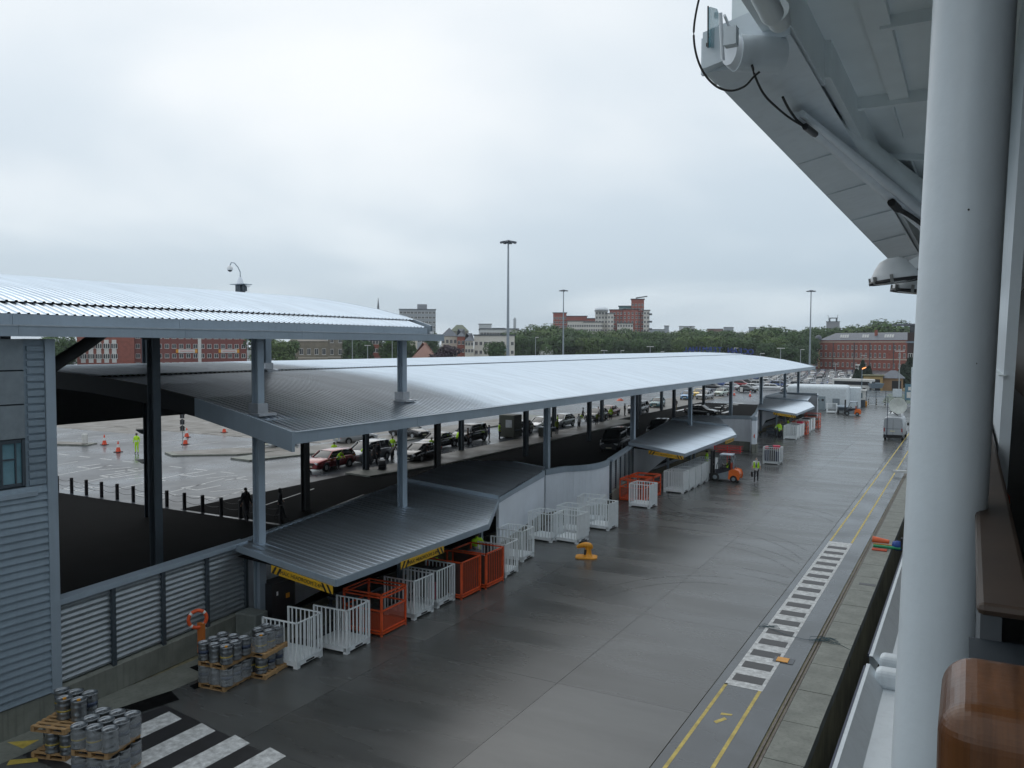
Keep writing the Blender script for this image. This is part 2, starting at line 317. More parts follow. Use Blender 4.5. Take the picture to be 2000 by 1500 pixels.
island([(-44.0, 51.6), (-41.2, 51.2), (-39.8, 60), (-39.8, 108), (-43.4, 108), (-43.6, 56)], 'raised pavement under the canopy beside the queuing cars')

# ================================================================ MAIN CANOPY
def hpost(mb, x, y, z0, z1, w=0.32, mi=0):
    mb.bb(x-w/2, x-w/2+0.05, y-w/2, y+w/2, z0, z1, mi); mb.bb(x+w/2-0.05, x+w/2, y-w/2, y+w/2, z0, z1, mi); mb.bb(x-w/2+0.05, x+w/2-0.05, y-0.03, y+0.03, z0, z1, mi)
    return mb
PROF = [(-20.45, 7.45), (-22.5, 7.93), (-25, 8.42), (-28, 8.84), (-31, 9.10), (-34, 9.25), (-38, 9.33), (-42, 9.15), (-45.6, 8.75)]
def profz(tab, x):
    t = sorted(tab); return lerp_tab(t, x)
def ribbed(prof, y0, y1, pitch, h=0.04, lift=0.0, dy=0.0):
    """corrugated sheet: ribs run along X following the profile, repeat along Y"""
    b = MB(); ys = []; y = y0
    while y < y1-pitch*0.5:
        ys += [(y, 0), (y+pitch*0.62, 0), (y+pitch*0.70, h), (y+pitch*0.92, h)]; y += pitch
    ys.append((y1, 0)); n = len(ys); vs = []
    for x, z in prof: vs += [(x, yy, z+hh+lift) for yy, hh in ys]
    fs = [(i*n+j, i*n+j+1, (i+1)*n+j+1, (i+1)*n+j) for i in range(len(prof)-1) for j in range(n-1)]
    return b.add(vs, fs)
Y0, Y1 = 21.1, 128.8
can = thing('terminal_canopy', 'long arched ribbed metal canopy roof on slender steel posts over the drop off lanes', 'canopy')
obj('eave_sheet', ribbed([p for p in PROF if p[0] > -31.5], Y0, Y1, 0.27), roof_m, can)
obj('ridge_sheet', ribbed([(-30.8, 9.09)]+[p for p in PROF if p[0] < -30.8], Y0, Y1, 0.27, lift=0.07), roof_m, can)
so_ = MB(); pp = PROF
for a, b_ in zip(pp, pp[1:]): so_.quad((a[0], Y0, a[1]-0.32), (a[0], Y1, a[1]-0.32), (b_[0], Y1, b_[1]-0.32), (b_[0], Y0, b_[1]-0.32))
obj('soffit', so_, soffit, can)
yy = Y0; seg = 0
while yy < Y1:
    L = min(7.2, Y1+0.15-yy)
    b = MB().bb(-20.36, -20.22, yy+0.006, yy+L-0.006, 7.05, 7.44).bb(-20.46, -20.19, yy+0.006, yy+L-0.006, 7.44, 7.47)
    obj('fascia_panel', b, fascia_m, can); yy += L
for y_, s_ in ((Y0-0.08, 1), (Y1+0.08, -1)):
    gp = [(-20.2, 7.42)]+pp[1:]
    for gi, (a, b_) in enumerate(zip(gp, gp[1:])):
        gb = MB()
        vs = [(a[0], y_-0.07, a[1]-0.62), (a[0], y_+0.07, a[1]-0.62), (a[0], y_+0.07, a[1]+0.07), (a[0], y_-0.07, a[1]+0.07)]
        v2 = [(b_[0], y_-0.07, b_[1]-0.62), (b_[0], y_+0.07, b_[1]-0.62), (b_[0], y_+0.07, b_[1]+0.07), (b_[0], y_-0.07, b_[1]+0.07)]
        gb.add(vs+v2, [(0, 1, 5, 4), (1, 2, 6, 5), (2, 3, 7, 6), (3, 0, 4, 7), (0, 3, 2, 1)])
        obj('gable_trim', gb, fascia_m if gi < 2 else soffit, can)  # rear pieces coloured black to paint in the shade there
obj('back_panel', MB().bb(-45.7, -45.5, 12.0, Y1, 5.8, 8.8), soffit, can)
for i in range(8):
    y = 30.3+14.65*i
    if y > Y1: break
    beam = MB()
    for a, b_ in zip(pp[1:], pp[2:]): beam.beam((a[0], y, a[1]-0.55), (b_[0], y, b_[1]-0.55), 0.22, 0.4)
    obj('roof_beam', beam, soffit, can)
for i in range(8):
    y = 30.3+14.65*i if i < 7 else 128.3
    top = 7.55
    obj('post', hpost(MB(), -22.5, y, 0, top), fascia_m if i < 3 else clad, can)
    bb_ = MB().beam((-22.5, y, 6.9), (-20.5, y, 7.15), 0.2, 0.25); obj('bracket', bb_, soffit, can)
for i in range(7):
    y = 39+14.75*i; obj('post', hpost(MB(), -36.5, y, 0, 8.8, 0.4), clad_dk if i > 1 else M('shade_dark_steel', (0.05, 0.055, 0.06), 0.5), can)  # rear posts coloured darker to stand in for canopy shade
for y in (53.6, 68.2, 88.8, 103.4, 118, 128.0):
    obj('post', hpost(MB(), -43.5, y, 0, 8.5, 0.4), clad_dk, can)
# wing-shaped up-lights fixed to the posts
lampw = MB().add([(0.15, 0, 0), (1.1, 0.0, 0.22), (1.1, 0.0, 0.27), (0.15, 0, 0.3), (0.3, 0.28, 0.05), (1.0, 0.16, 0.23), (0.3, -0.28, 0.05), (1.0, -0.16, 0.23)], [(0, 4, 5, 1), (0, 1, 7, 6), (3, 2, 5, 4), (3, 6, 7, 2), (1, 5, 2), (1, 2, 7), (0, 3, 4), (0, 6, 3)]).mesh('lamp_wing', M('lamp_wing_grey', (0.1, 0.11, 0.11), 0.5))
LW = 0
for (x, y, z, a) in [(-43.2, 32.8, 3.2, pi), (-43.2, 32.8, 3.2, 0), (-43.2, 32.8, 5.0, pi*1.0), (-36.5, 39, 5.6, 0.2), (-36.5, 39, 5.6, pi)]+[(-36.5, 39+14.75*i, 5.4, s) for i in (1, 2, 3) for s in (0, pi)]+[(-43.5, 68.2, 5.4, 0), (-43.5, 68.2, 5.4, pi)]:
    LW += 1; obj('lamp_wing', lampw, [], can, (x, y, z), a)

# OCEAN TERMINAL letters standing on the far gable; they face away from the quay
def text_mesh(s, size, ext, name='lettering'):
    c = bpy.data.curves.new(name, 'FONT'); c.body = s; c.size = size; c.extrude = ext; c.align_x = 'CENTER'
    o = bpy.data.objects.new(name, c); COL.objects.link(o); bpy.context.view_layer.update()
    me = bpy.data.meshes.new_from_object(o.evaluated_get(bpy.context.evaluated_depsgraph_get())); bpy.data.objects.remove(o); return me
ot = thing('roof_sign', 'blue OCEAN TERMINAL letters on the far end of the canopy roof seen from behind', 'sign', (0, 0, 0))
chars = 'OCEAN TERMINAL'
for i, ch in enumerate(chars):
    if ch == ' ': continue
    me = text_mesh(ch, 1.15, 0.04, 'letter'); me.materials.append(blue_p)
    x = -29.6 - i*0.79; z = profz(PROF, x)+0.18
    o = obj('letter', me, [], ot, (x, Y1-0.3, z)); o.rotation_euler = (radians(90), 0, radians(180))
    obj('stand', MB().bb(-0.03, 0.03, -0.03, 0.03, -0.25, 0.05), chrome, o)
obj('mount_rail', MB().beam((-29.2, Y1-0.3, profz(PROF, -29.2)+0.1), (-40.3, Y1-0.3, profz(PROF, -38)+0.06), 0.08, 0.08), clad_dk, ot)

# ================================================================ TERMINAL BUILDING AT THE LEFT WITH THE UPPER ROOF
tb = thing('terminal_building', 'grey clad terminal building with horizontal metal boards at the left edge', 'building')
XW = -22.0
obj('core', MB().bb(-34, XW-0.12, -60, 13.5, 0, 10.5), clad_dk, tb)  # unseen length of the building, extended to block low sky light
obj('plinth', MB().bb(-34, XW-0.02, -60, 13.7, 0, 0.80), concrete_pale, tb)
zz = 0.84
while zz < 6.45:
    obj('cladding_board', MB().add([(XW-0.11, -4, zz), (XW+0.02, -4, zz), (XW-0.035, -4, zz+0.192), (XW-0.11, -4, zz+0.192), (XW-0.11, 13.52, zz), (XW+0.02, 13.52, zz), (XW-0.035, 13.52, zz+0.192), (XW-0.11, 13.52, zz+0.192)], [(0, 4, 5, 1), (1, 5, 6, 2), (2, 6, 7, 3), (0, 1, 2, 3), (4, 7, 6, 5)]), clad, tb); zz += 0.2
ztop = zz
while zz < 10.4:
    obj('cladding_slot_board', MB().bb(XW-0.10, XW, 13.02, 13.48, zz+0.03, zz+0.17), clad, tb); zz += 0.2
obj('slot_backing', MB().bb(XW-0.12, XW-0.05, 12.95, 13.55, ztop, 10.6), clad, tb)
for a, b_ in ((7.95, 8.85), (8.87, 9.75), (9.77, 10.6)): obj('smooth_panel', MB().bb(XW-0.1, XW-0.01, 8.5, 12.93, a+0.01, b_-0.01), M('pale_grey_panel', (0.24, 0.28, 0.31), 0.35, 0.3, streak=0.1), tb)
wn = obj('window', MB().bb(XW-0.1, XW-0.03, 8.5, 12.9, ztop+0.05, ztop+0.13).bb(XW-0.1, XW-0.03, 8.5, 12.9, 7.84, 7.93).bb(XW-0.1, XW-0.0, 12.84, 12.92, ztop+0.05, 7.93).bb(XW-0.1, XW-0.03, 12.28, 12.34, ztop+0.13, 7.84).bb(XW-0.1, XW-0.03, 12.66, 12.70, ztop+0.13, 7.84).bb(XW-0.1, XW-0.03, 12.34, 12.66, 7.4, 7.44), clad_dk, tb)
obj('pane', MB().bb(XW-0.09, XW-0.06, 8.5, 12.84, ztop+0.13, 7.84), M('window_teal', (0.10, 0.22, 0.27), 0.08, spec=0.9), wn)
obj('corner_trim', MB().bb(XW-0.16, XW+0.03, 13.5, 13.78, 0.8, 10.6), fascia_m, tb)
obj('sill_trim', MB().bb(XW-0.1, XW+0.05, 8.5, 13.2, 6.38, 6.5), fascia_m, tb)
obj('end_wall', MB().bb(-34, -22.1, 13.5, 13.7, 0.8, 10.6), clad_dk, tb)
# upper roof
UP_ = [(-21.95, 11.26), (-22.9, 11.55), (-23.46, 11.72), (-25, 12.07), (-26.56, 12.34), (-28.2, 12.60), (-29.9, 12.80), (-32, 12.97), (-35, 13.05), (-39, 12.9), (-43, 12.4)]
ur = thing('upper_roof', 'high arched ribbed metal roof with a deep grey gutter above the terminal end', 'roof')
YA, YB = -55.0, 32.4  # unseen roof length, extended to block low sky light
obj('eave_sheet', ribbed([(-21.95, 11.26), (-22.9, 11.55), (-23.3, 11.67)], YA, 31.4, 0.26, h=0.036), roof_m, ur)
obj('ridge_sheet', ribbed([(-22.95, 11.57)]+UP_[2:], YA, YB-0.6, 0.26, h=0.036, lift=0.06), roof_m, ur)
sf = MB()
for a, b_ in zip(UP_, UP_[1:]): sf.quad((a[0], YA, a[1]-0.4), (a[0], YB-0.5, a[1]-0.4), (b_[0], YB-0.5, b_[1]-0.4), (b_[0], YA, b_[1]-0.4))
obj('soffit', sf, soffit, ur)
obj('soffit_board', MB().bb(-24.5, -21.75, YA, YB-0.1, 10.68, 10.74), soffit, ur)
yy = YA
while yy < YB:
    L = min(5.2, YB-yy)
    obj('gutter_panel', MB().bb(-21.74, -21.62, yy+0.005, yy+L-0.005, 10.66, 10.93), fascia_m, ur)
    obj('gutter_lip', MB().bb(-21.90, -21.60, yy+0.005, yy+L-0.005, 10.93, 10.965), M('pale_lip', (0.45, 0.5, 0.55), 0.35, 0.4), ur)
    L2 = min(L, 31.4-yy)
    if L2 > 0.1: obj('eave_panel', MB().bb(-21.98, -21.88, yy+0.005, yy+L2-0.005, 10.97, 11.25), fascia_m, ur)
    yy += L
obj('gutter_end', MB().bb(-26.5, -21.75, YB-0.06, YB+0.06, 10.66, 10.93), clad_dk, ur)
gt = MB()
for a, b_ in zip(UP_, UP_[1:]):
    gt.add([(a[0], YB-0.62, a[1]-0.4), (a[0], YB-0.5, a[1]-0.4), (a[0], YB-0.5, a[1]+0.10), (a[0], YB-0.62, a[1]+0.10), (b_[0], YB-0.62, b_[1]-0.4), (b_[0], YB-0.5, b_[1]-0.4), (b_[0], YB-0.5, b_[1]+0.10), (b_[0], YB-0.62, b_[1]+0.10)], [(0, 1, 5, 4), (1, 2, 6, 5), (2, 3, 7, 6), (3, 0, 4, 7)])
obj('gable_trim', gt, fascia_m, ur)
obj('gutter_outlet', MB().cyl((-21.7, YB-0.9, 10.98), (-21.7, YB-0.9, 11.08), 0.1), white_paint, ur)
for (x, y, z0) in ((-22.5, 21.65, 0), (-22.5, 30.3, 7.4), (-24.9, 19.15, 0)):
    obj('post', hpost(MB(), x, y, z0, 10.9, 0.31), fascia_m if x > -24 else clad_dk, ur)  # the set-back post is coloured dark to paint in roof shade
for (x, y) in ((-22.5, 21.65), (-22.5, 30.3), (-31.2, 30.6)):
    z = profz(PROF, x); obj('post_collar', MB().bb(x-0.24, x+0.24, y-0.24, y+0.24, z-0.05, z+0.42).bb(x-0.42, x+0.5, y-0.42, y+0.42, z-0.02, z+0.07), M('zinc_flashing', (0.5, 0.52, 0.55), 0.4, 0.8), ur)
obj('post', hpost(MB(), -31.2, 30.6, 7.9, 12.2, 0.36), fascia_m, ur)
obj('post', hpost(MB(), -43.2, 32.8, 0, 12.0, 0.42), clad_dk, ur)
obj('post', hpost(MB(), -31.2, 17.6, 0, 12.2, 0.36), clad_dk, ur)
for y in (17.3, 21.65, 30.3):
    c_ = MB(); pts = [(-22.6-i*1.2, 8.3+2.9*sin(min(1, i/7)*pi/2)) for i in range(8)]
    if y == 17.3: c_.tube([(-24.2, 13.6, 8.9), (-24.1, 14.4, 9.35), (-24.0, 15.1, 9.88), (-23.9, 15.9, 10.4), (-23.9, 16.6, 10.85)], 0.2, 8)
    c_.beam((-24.6, y, 11.35), (-22.7, y, 10.8), 0.2, 0.4); c_.beam((-22.5, y+0.15, 10.8), (-22.5, y+2.0, 10.74), 0.6, 0.12)
    obj('curved_brace', c_, soffit, ur)
# camera on the roof
cx, cy, cz = -32, 29.7, 13.0
cc = thing('roof_camera_mast', 'small mast with a dome camera on a hooked arm above the upper roof', 'security camera', (cx, cy, cz))
obj('base_box', MB().bb(-0.17, 0.17, -0.17, 0.17, -0.1, 0.42).bb(0.17, 0.36, -0.1, 0.1, 0.1, 0.38), clad_dk, cc)
obj('plate', MB().bb(-0.42, 0.5, -0.3, 0.3, 0.42, 0.45), clad, cc)
obj('cone', MB().cyl((0, 0, 0.45), (0, 0, 0.8), 0.2, 0.07), white_wall, cc)
obj('arm', MB().tube([(0, 0, 0.8), (0, 0, 1.05), (-0.15, 0, 1.3), (-0.4, 0, 1.52), (-0.62, 0, 1.55), (-0.72, 0, 1.4)], 0.025, 6), clad, cc)
dm = obj('dome_housing', MB().lathe([(0, 1.42), (0.06, 1.40), (0.14, 1.30), (0.15, 1.22), (0.13, 1.18)], (-0.72, 0, 0), 14), white_paint, cc)
obj('dome_lens', MB().lathe([(0.12, 1.19), (0.09, 1.12), (0, 1.08)], (-0.72, 0, 0), 14), glass_dk, dm)
obj('anemometer', MB().tube([(0.55, 0, 0), (0.55, 0, 0.35)], 0.012, 5).bb(0.42, 0.75, -0.01, 0.01, 0.33, 0.36).bb(0.5, 0.6, -0.05, 0.05, 0.3, 0.4), white_paint, cc)

# ================================================================ QUAYSIDE WALL: louvres, curved pale wall, low canopies
def louvre_wall(label, pts, plinth, n, slats, zt0, zt1, fine=False, cat='wall'):
    (x0, y0), (x1, y1) = pts; L = sqrt((x1-x0)**2+(y1-y0)**2); a = atan2(y1-y0, x1-x0)
    o = thing('louvre_wall', label, cat, (x0, y0, 0), a)
    obj('plinth', MB().add([(0, -0.22, 0), (L, -0.22, 0), (L, -0.22, plinth-0.08), (0, -0.22, plinth-0.08), (0, -0.06, plinth), (L, -0.06, plinth), (0, 0.1, plinth), (L, 0.1, plinth)], [(0, 1, 2, 3), (3, 2, 5, 4), (4, 5, 7, 6)]), concrete_pale, o)
    obj('top_rail', MB().add([(0, -0.26, zt0), (L, -0.26, zt1), (L, 0.12, zt1+0.02), (0, 0.12, zt0+0.02), (0, -0.26, zt0-0.16), (L, -0.26, zt1-0.16), (L, 0.12, zt1-0.16), (0, 0.12, zt0-0.16)], [(0, 1, 2, 3), (0, 4, 5, 1), (4, 7, 6, 5), (3, 2, 6, 7), (0, 3, 7, 4), (1, 5, 6, 2)]), fascia_m, o)
    obj('backing', MB().bb(0, L, 0.04, 0.1, plinth, min(zt0, zt1)-0.1), clad_dk, o)
    w_ = L/n; sl = None; mm = M('louvre_metal', (0.30, 0.335, 0.36), 0.38, 0.5, var=0.12, scale=2, streak=0.2)
    hz = (min(zt0, zt1)-0.22-plinth)/slats
    for i in range(n+1):
        obj('louvre_post', MB().bb(i*w_-0.07, i*w_+0.07, -0.2, 0.04, plinth-0.12, min(zt0, zt1)-0.14), clad_dk, o)
    j = MB()
    for i in range(n):
        for k_ in range(slats):
            z = plinth+0.05+k_*hz
            b = MB().add([(0.07, -0.12, z), (w_-0.07, -0.12, z), (w_-0.07, -0.135, z+hz*0.4), (0.07, -0.135, z+hz*0.4), (0.07, -0.07, z+hz), (w_-0.07, -0.07, z+hz), (0.07, -0.0, z), (w_-0.07, 0, z)], [(0, 1, 2, 3)[::-1], (3, 2, 5, 4), (0, 6, 7, 1)])
            b.xform((i*w_, 0, 0))
            if fine: j.add(b.v, b.f)
            else: obj('louvre_slat', b, mm, o)
    if fine:
        s_ = obj('louvre_slats', j, mm, o); s_['kind'] = 'stuff'
    return o
louvre_wall('near louvred metal wall on a concrete plinth beside the stacked kegs', ((-22.35, 13.75), (-23.0, 21.3)), 0.85, 4, 13, 3.32, 3.38)
louvre_wall('louvred metal wall beyond the curved pale wall where the second canopy starts', ((-20.75, 50.6), (-22.1, 58.2)), 0.85, 5, 14, 2.98, 3.06, True)

def wall_strip(label, pts, z0, name='curved_wall', cat='wall', m=white_wall, cap=0.34, plinth=0):
    """wall following points (x, y, ztop) in plan"""
    o = thing(name, label, cat); b = MB(); c_ = MB(); p_ = MB(); T = 0.14
    for (a, b_) in zip(pts, pts[1:]):
        d = Vector((b_[0]-a[0], b_[1]-a[1], 0)).normalized(); n_ = Vector((d.y, -d.x, 0))
        def P(p, off, z): return (p[0]+n_.x*off, p[1]+n_.y*off, z)
        for mb, t, za, zb0, zb1 in ((b, T/2, z0, a[2]-cap, b_[2]-cap), (c_, T/2+0.03, None, a[2], b_[2])):
            lo0 = z0 if za is not None else a[2]-cap; lo1 = z0 if za is not None else b_[2]-cap
            vs = [P(a, t, lo0), P(b_, t, lo1), P(b_, t, zb1), P(a, t, zb0), P(a, -t, lo0), P(b_, -t, lo1), P(b_, -t, zb1), P(a, -t, zb0)]
            mb.add(vs, [(0, 1, 2, 3), (5, 4, 7, 6), (3, 2, 6, 7), (0, 4, 5, 1), (0, 3, 7, 4), (1, 5, 6, 2)])
        if plinth:
            t = T/2+0.1; vs = [P(a, t, 0), P(b_, t, 0), P(b_, t, plinth), P(a, t, plinth), P(a, -t, 0), P(b_, -t, 0), P(b_, -t, plinth), P(a, -t, plinth)]
            p_.add(vs, [(0, 1, 2, 3), (5, 4, 7, 6), (3, 2, 6, 7), (0, 3, 7, 4), (1, 5, 6, 2)])
    obj('wall_panel', b, m, o); obj('wall_cap', c_, fascia_m, o)
    if plinth: obj('plinth', p_, concrete_pale, o)
    return o
def arc(p0, p1, p2, n=8):
    out = []
    for i in range(n+1):
        t = i/n; out.append(tuple((1-t)**2*a+2*t*(1-t)*b_+t*t*c_ for a, b_, c_ in zip(p0, p1, p2)))
    return out
wall_strip('dark back wall behind the near low canopy', [(-23.0, 21.3, 3.36), (-25.6, 34.3, 3.34), (-26.8, 40.0, 3.3)]+arc((-26.8, 40.0, 3.3), (-27.3, 43.4, 3.25), (-25.0, 43.6, 3.2), 5)[1:]+[(-22.3, 44.0, 3.05)], 0, 'back_wall', cap=0.2)
cw1 = wall_strip('curved pale wall between the near canopy and the louvred wall', [(-22.3, 44.3, 3.0), (-22.0, 45.6, 3.0)]+arc((-21.8, 46.2, 3.0), (-20.2, 47.6, 3.0), (-20.7, 50.4, 2.98), 9), 0.35, plinth=0.36)
wall_strip('pale flat wall panel closing the far end of the near low canopy', [(-20.15, 34.9, 3.0), (-21.75, 43.0, 3.0)], 0.7, 'end_wall_panel', cap=0.2, plinth=0.72)
wall_strip('back wall behind the second low canopy', [(-22.1, 58.2, 3.06), (-25.1, 76.2, 3.28), (-25.2, 81.0, 3.3)]+arc((-25.2, 81.0, 3.3), (-25.0, 83.2, 3.32), (-22.6, 83.3, 3.36), 5)[1:], 0, 'back_wall', cap=0.2)
wall_strip('curved pale wall between the second and third low canopies', arc((-22.6, 83.3, 3.4), (-18.0, 84.5, 3.5), (-18.3, 81.8, 3.55), 10)+[(-18.6, 81.6, 3.55)], 0.5, plinth=0.9)
wall_strip('long wall leading to the third low canopy', [(-18.7, 81.9, 3.5), (-20.4, 91.5, 3.3), (-22.7, 103.5, 3.3), (-25.2, 119.0, 3.5), (-25.0, 127.0, 3.6)], 0, 'back_wall', cap=0.2)
wall_strip('far pale wall closing the end of the third low canopy', [(-25.0, 127.2, 3.6), (-19.4, 126.2, 3.65), (-18.55, 120.7, 3.7)], 0.5, 'end_wall_panel', plinth=0.5)

def low_canopy(label, xb, xf, ysplit, y0, y1, zf, slope, posts, signs, dy=0.2):
    o = thing('low_canopy', label, 'canopy')
    def strip(ya, yb, pitch):
        b = MB(); y = ya
        prev = None; rows = []
        while y < yb-1e-6:
            for f, h in ((0, 0), (0.55, 0), (0.66, 0.025), (0.9, 0.025)):
                yy_ = min(y+pitch*f, yb)
                a_, c_ = lerp_tab(xb, yy_), lerp_tab(xf, yy_); n = 4; row = []; zfr = zf+slope*(lerp_tab(xf, y0)-c_)
                for k_ in range(n+1):
                    x = c_+(a_-c_)*k_/n; row.append((x, yy_, zfr+(3.34-zfr)*k_/n+h))
                rows.append(row)
            y += pitch
        n = len(rows[0]); b.add([v for r in rows for v in r], [(i*n+j, i*n+j+1, (i+1)*n+j+1, (i+1)*n+j) for i in range(len(rows)-1) for j in range(n-1)])
        return b
    obj('roof_sheet', strip(y0+0.05, ysplit, dy), roof_lo, o)
    if y1 > ysplit+0.5: obj('rear_roof_sheet', strip(ysplit+0.05, y1, dy), roof_lo, o, (0, 0, 0.1))
    if y1 > ysplit+0.5:
        sa, sb_ = lerp_tab(xb, ysplit), lerp_tab(xf, ysplit); z_f = zf+slope*(lerp_tab(xf, y0)-sb_); z_ = lambda x: 3.34 if x == sa else z_f
        obj('step_board', MB().beam((sa, ysplit, z_(sa)+0.06), (sb_, ysplit, z_(sb_)+0.06), 0.07, 0.24), fascia_m, o)
    # fascias along the outline
    fa = [(lerp_tab(xb, y0), y0)]+[(x, y) for y, x in xf if y <= y1]
    for (a_, c_) in zip(fa, fa[1:]):
        za = 3.34 if a_ is fa[0] else zf+slope*(lerp_tab(xf, y0)-a_[0]); zc = zf+slope*(lerp_tab(xf, y0)-c_[0])
        d = Vector((c_[0]-a_[0], c_[1]-a_[1], 0)).normalized(); n_ = Vector((d.y, -d.x, 0))*0.05
        vs = []
        for p, z in ((a_, za), (c_, zc)):
            for s_ in (0, 1):
                for zz_ in (z-0.2, z+0.035): vs.append((p[0]+n_.x*s_, p[1]+n_.y*s_, zz_))
        obj('fascia_board', MB().add(vs, [(0, 1, 5, 4), (2, 6, 7, 3), (1, 3, 7, 5), (0, 4, 6, 2), (0, 2, 3, 1), (4, 5, 7, 6)]), fascia_m, o)
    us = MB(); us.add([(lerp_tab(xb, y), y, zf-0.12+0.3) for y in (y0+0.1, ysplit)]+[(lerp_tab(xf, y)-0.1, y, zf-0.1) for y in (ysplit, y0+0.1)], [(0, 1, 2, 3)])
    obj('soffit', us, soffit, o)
    for (x, y) in posts: obj('post', hpost(MB(), x, y, 0, zf-0.05+0.1, 0.16), clad, o)
    return o
xb1 = [(20.8, -23.0), (34.3, -25.6), (40.0, -26.8), (42.4, -26.6), (43.4, -25.2), (43.7, -23.5), (44, -22.3)]
xf1 = [(20.8, -18.15), (30.6, -18.15), (34.9, -20.12), (43.0, -21.7), (44, -22.1)]
low_canopy('nearest low metal canopy over the white and orange baggage cages', xb1, xf1, 34.9, 20.8, 43.6, 2.7, 0.12, [(-20.2, 33.4), (-20.2, 27)], None, 0.33)
xb2 = [(57.4, -22.0), (76.2, -25.1), (81.0, -25.2), (83.0, -23)]
xf2 = [(57.4, -17.75), (72.2, -17.75), (76.2, -19.2), (77.0, -19.7), (83, -22.4)]
low_canopy('second low metal canopy with a row of white cages and a forklift under it', xb2, xf2, 76.9, 57.4, 82.6, 2.75, 0.10, [(-20.0, 60.5), (-20.5, 69)], None, 0.25)
xb3 = [(97.2, -21.4), (103.5, -22.7), (119, -25.2), (126, -25)]
xf3 = [(97.2, -17.2), (110, -17.3), (115.0, -18.6), (116, -19.1), (126, -20.2)]
low_canopy('third and farthest low canopy beside the pale end wall', xb3, xf3, 115.9, 97.2, 125.5, 2.8, 0.12, [(-19.7, 99), (-19.7, 108)], None, 0.3)

def headroom(label, a, b_, grp='yellow headroom warning boards'):
    """warning board from point a to b (top edge), facing the quay"""
    a, b_ = Vector(a), Vector(b_); d = b_-a; L = d.length; o = thing('headroom_sign', label, 'sign', a, 0, grp)
    yaw_ = atan2(d.y, d.x); hgt = 0.27
    o.rotation_euler = (0, -math.asin(d.z/L), yaw_) if False else (0, 0, yaw_)
    tilt = d.z/ sqrt(d.x**2+d.y**2); Lh = sqrt(d.x**2+d.y**2)
    def sh(x, z): return (x, -0.02, z+tilt*x)
    obj('board', MB().add([(0, 0, -hgt), (Lh, 0, -hgt+tilt*Lh), (Lh, 0, tilt*Lh), (0, 0, 0), (0, -0.02, -hgt), (Lh, -0.02, -hgt+tilt*Lh), (Lh, -0.02, tilt*Lh), (0, -0.02, 0)], [(0, 1, 2, 3)[::-1], (4, 5, 6, 7), (0, 4, 7, 3), (1, 2, 6, 5), (3, 7, 6, 2), (0, 1, 5, 4)]), sign_y, o)
    st = MB()
    for x, s_ in ((0.02, 1), (0.24, 1), (Lh-0.24, -1), (Lh-0.02, -1)):
        x_a = x+(0.0 if s_ > 0 else -0.10); vs = [sh(x_a, -hgt+0.005), sh(x_a+0.1, -hgt+0.005), sh(x_a+0.1+0.16*s_*1.0, -0.005), sh(x_a+0.16*s_, -0.005)]
        vs = [(min(max(v[0], 0), Lh), -0.026, v[2]) for v in vs]; st.add(vs, [(0, 1, 2, 3)])
    obj('stripe', st, black_p, o)
    me = text_mesh('MAX. HEADROOM 2.4M', 0.19*Lh/2.9, 0.002); me.materials.append(black_p)
    t = obj('lettering', me, [], o, (Lh/2, -0.03, -hgt*0.72+tilt*Lh/2)); t.rotation_euler = (radians(90), -math.atan(tilt), 0); t.scale = (1.0, 1.0, 1)
    return o
headroom('yellow and black MAX. HEADROOM 2.4M board on the near side of the nearest canopy', (-20.95, 20.70, 2.86), (-18.2, 20.70, 2.53))
headroom('yellow and black MAX. HEADROOM 2.4M board along the front edge of the nearest canopy', (-18.05, 24.2, 2.55), (-18.05, 27.0, 2.55))
headroom('yellow headroom board on the near side of the second canopy', (-20.4, 57.3, 2.85), (-17.8, 57.3, 2.60))
headroom('yellow headroom board at the far front edge of the second canopy', (-17.65, 68.2, 2.62), (-17.65, 71.0, 2.62))
headroom('yellow headroom board on the near side of the third canopy', (-19.7, 97.1, 2.9), (-17.25, 97.1, 2.62))
# ================================================================ THE SHIP
ship = thing('cruise_ship', 'white ship side with overhanging deck, round pillars and lower platforms at the right edge', 'ship')
pipe_white = M('pipe_paint', (0.74, 0.78, 0.82), 0.35, var=0.06)
hullm = M('hull_paint', (0.5, 0.53, 0.55), 0.4, var=0.05)
obj('hull', MB().bb(-1.1, 24, -20, 110, -8, 0.5), M('navy_hull', (0.02, 0.03, 0.07), 0.3), ship); obj('hull_side', MB().bb(-1.1, 24, -70, 110, 0.5, 4.55).bb(0.4, 24, -70, 1.2, 4.6, 12.8), ship_white, ship)  # second hull_side box: unseen ship mass behind the camera, added to block light
obj('deck_house', MB().bb(1.6, 24, 2, 75, 4.55, 12.7), M('deck_interior_shade', (0.06, 0.05, 0.04), 0.6), ship); obj('superstructure', MB().bb(-0.9, 24, 1.4, 78, 12.85, 28).bb(0.5, 24, -60, 1.35, 12.85, 28), ship_white, ship)  # dark brown paints in the shaded interior; unseen upper mass is sized to block sky
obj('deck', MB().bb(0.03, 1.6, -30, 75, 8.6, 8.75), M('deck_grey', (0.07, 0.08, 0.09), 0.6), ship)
obj('overhang_skin', MB().add([(-1.5, 5.1, 12.20), (-1.5, 78, 12.30), (-1.5, 78, 12.55), (-1.5, 5.1, 12.42), (-0.98, 5.1, 12.32), (-0.98, 78, 12.42), (-0.98, 5.1, 12.55), (-0.98, 78, 12.55)], [(0, 1, 2, 3), (0, 4, 5, 1), (3, 2, 7, 6), (0, 3, 6, 4)]), ship_white, ship)
obj('ceiling', MB().bb(-1.2, 1.6, 1.2, 78, 12.66, 12.8), ship_grey, ship)
obj('longitudinal_beam', MB().bb(-1.14, -0.97, 2.2, 6.35, 12.36, 12.66), ship_grey, ship)
obj('inner_girder', MB().bb(-1.0, -0.93, 6.3, 78, 12.40, 12.66), ship_grey, ship)
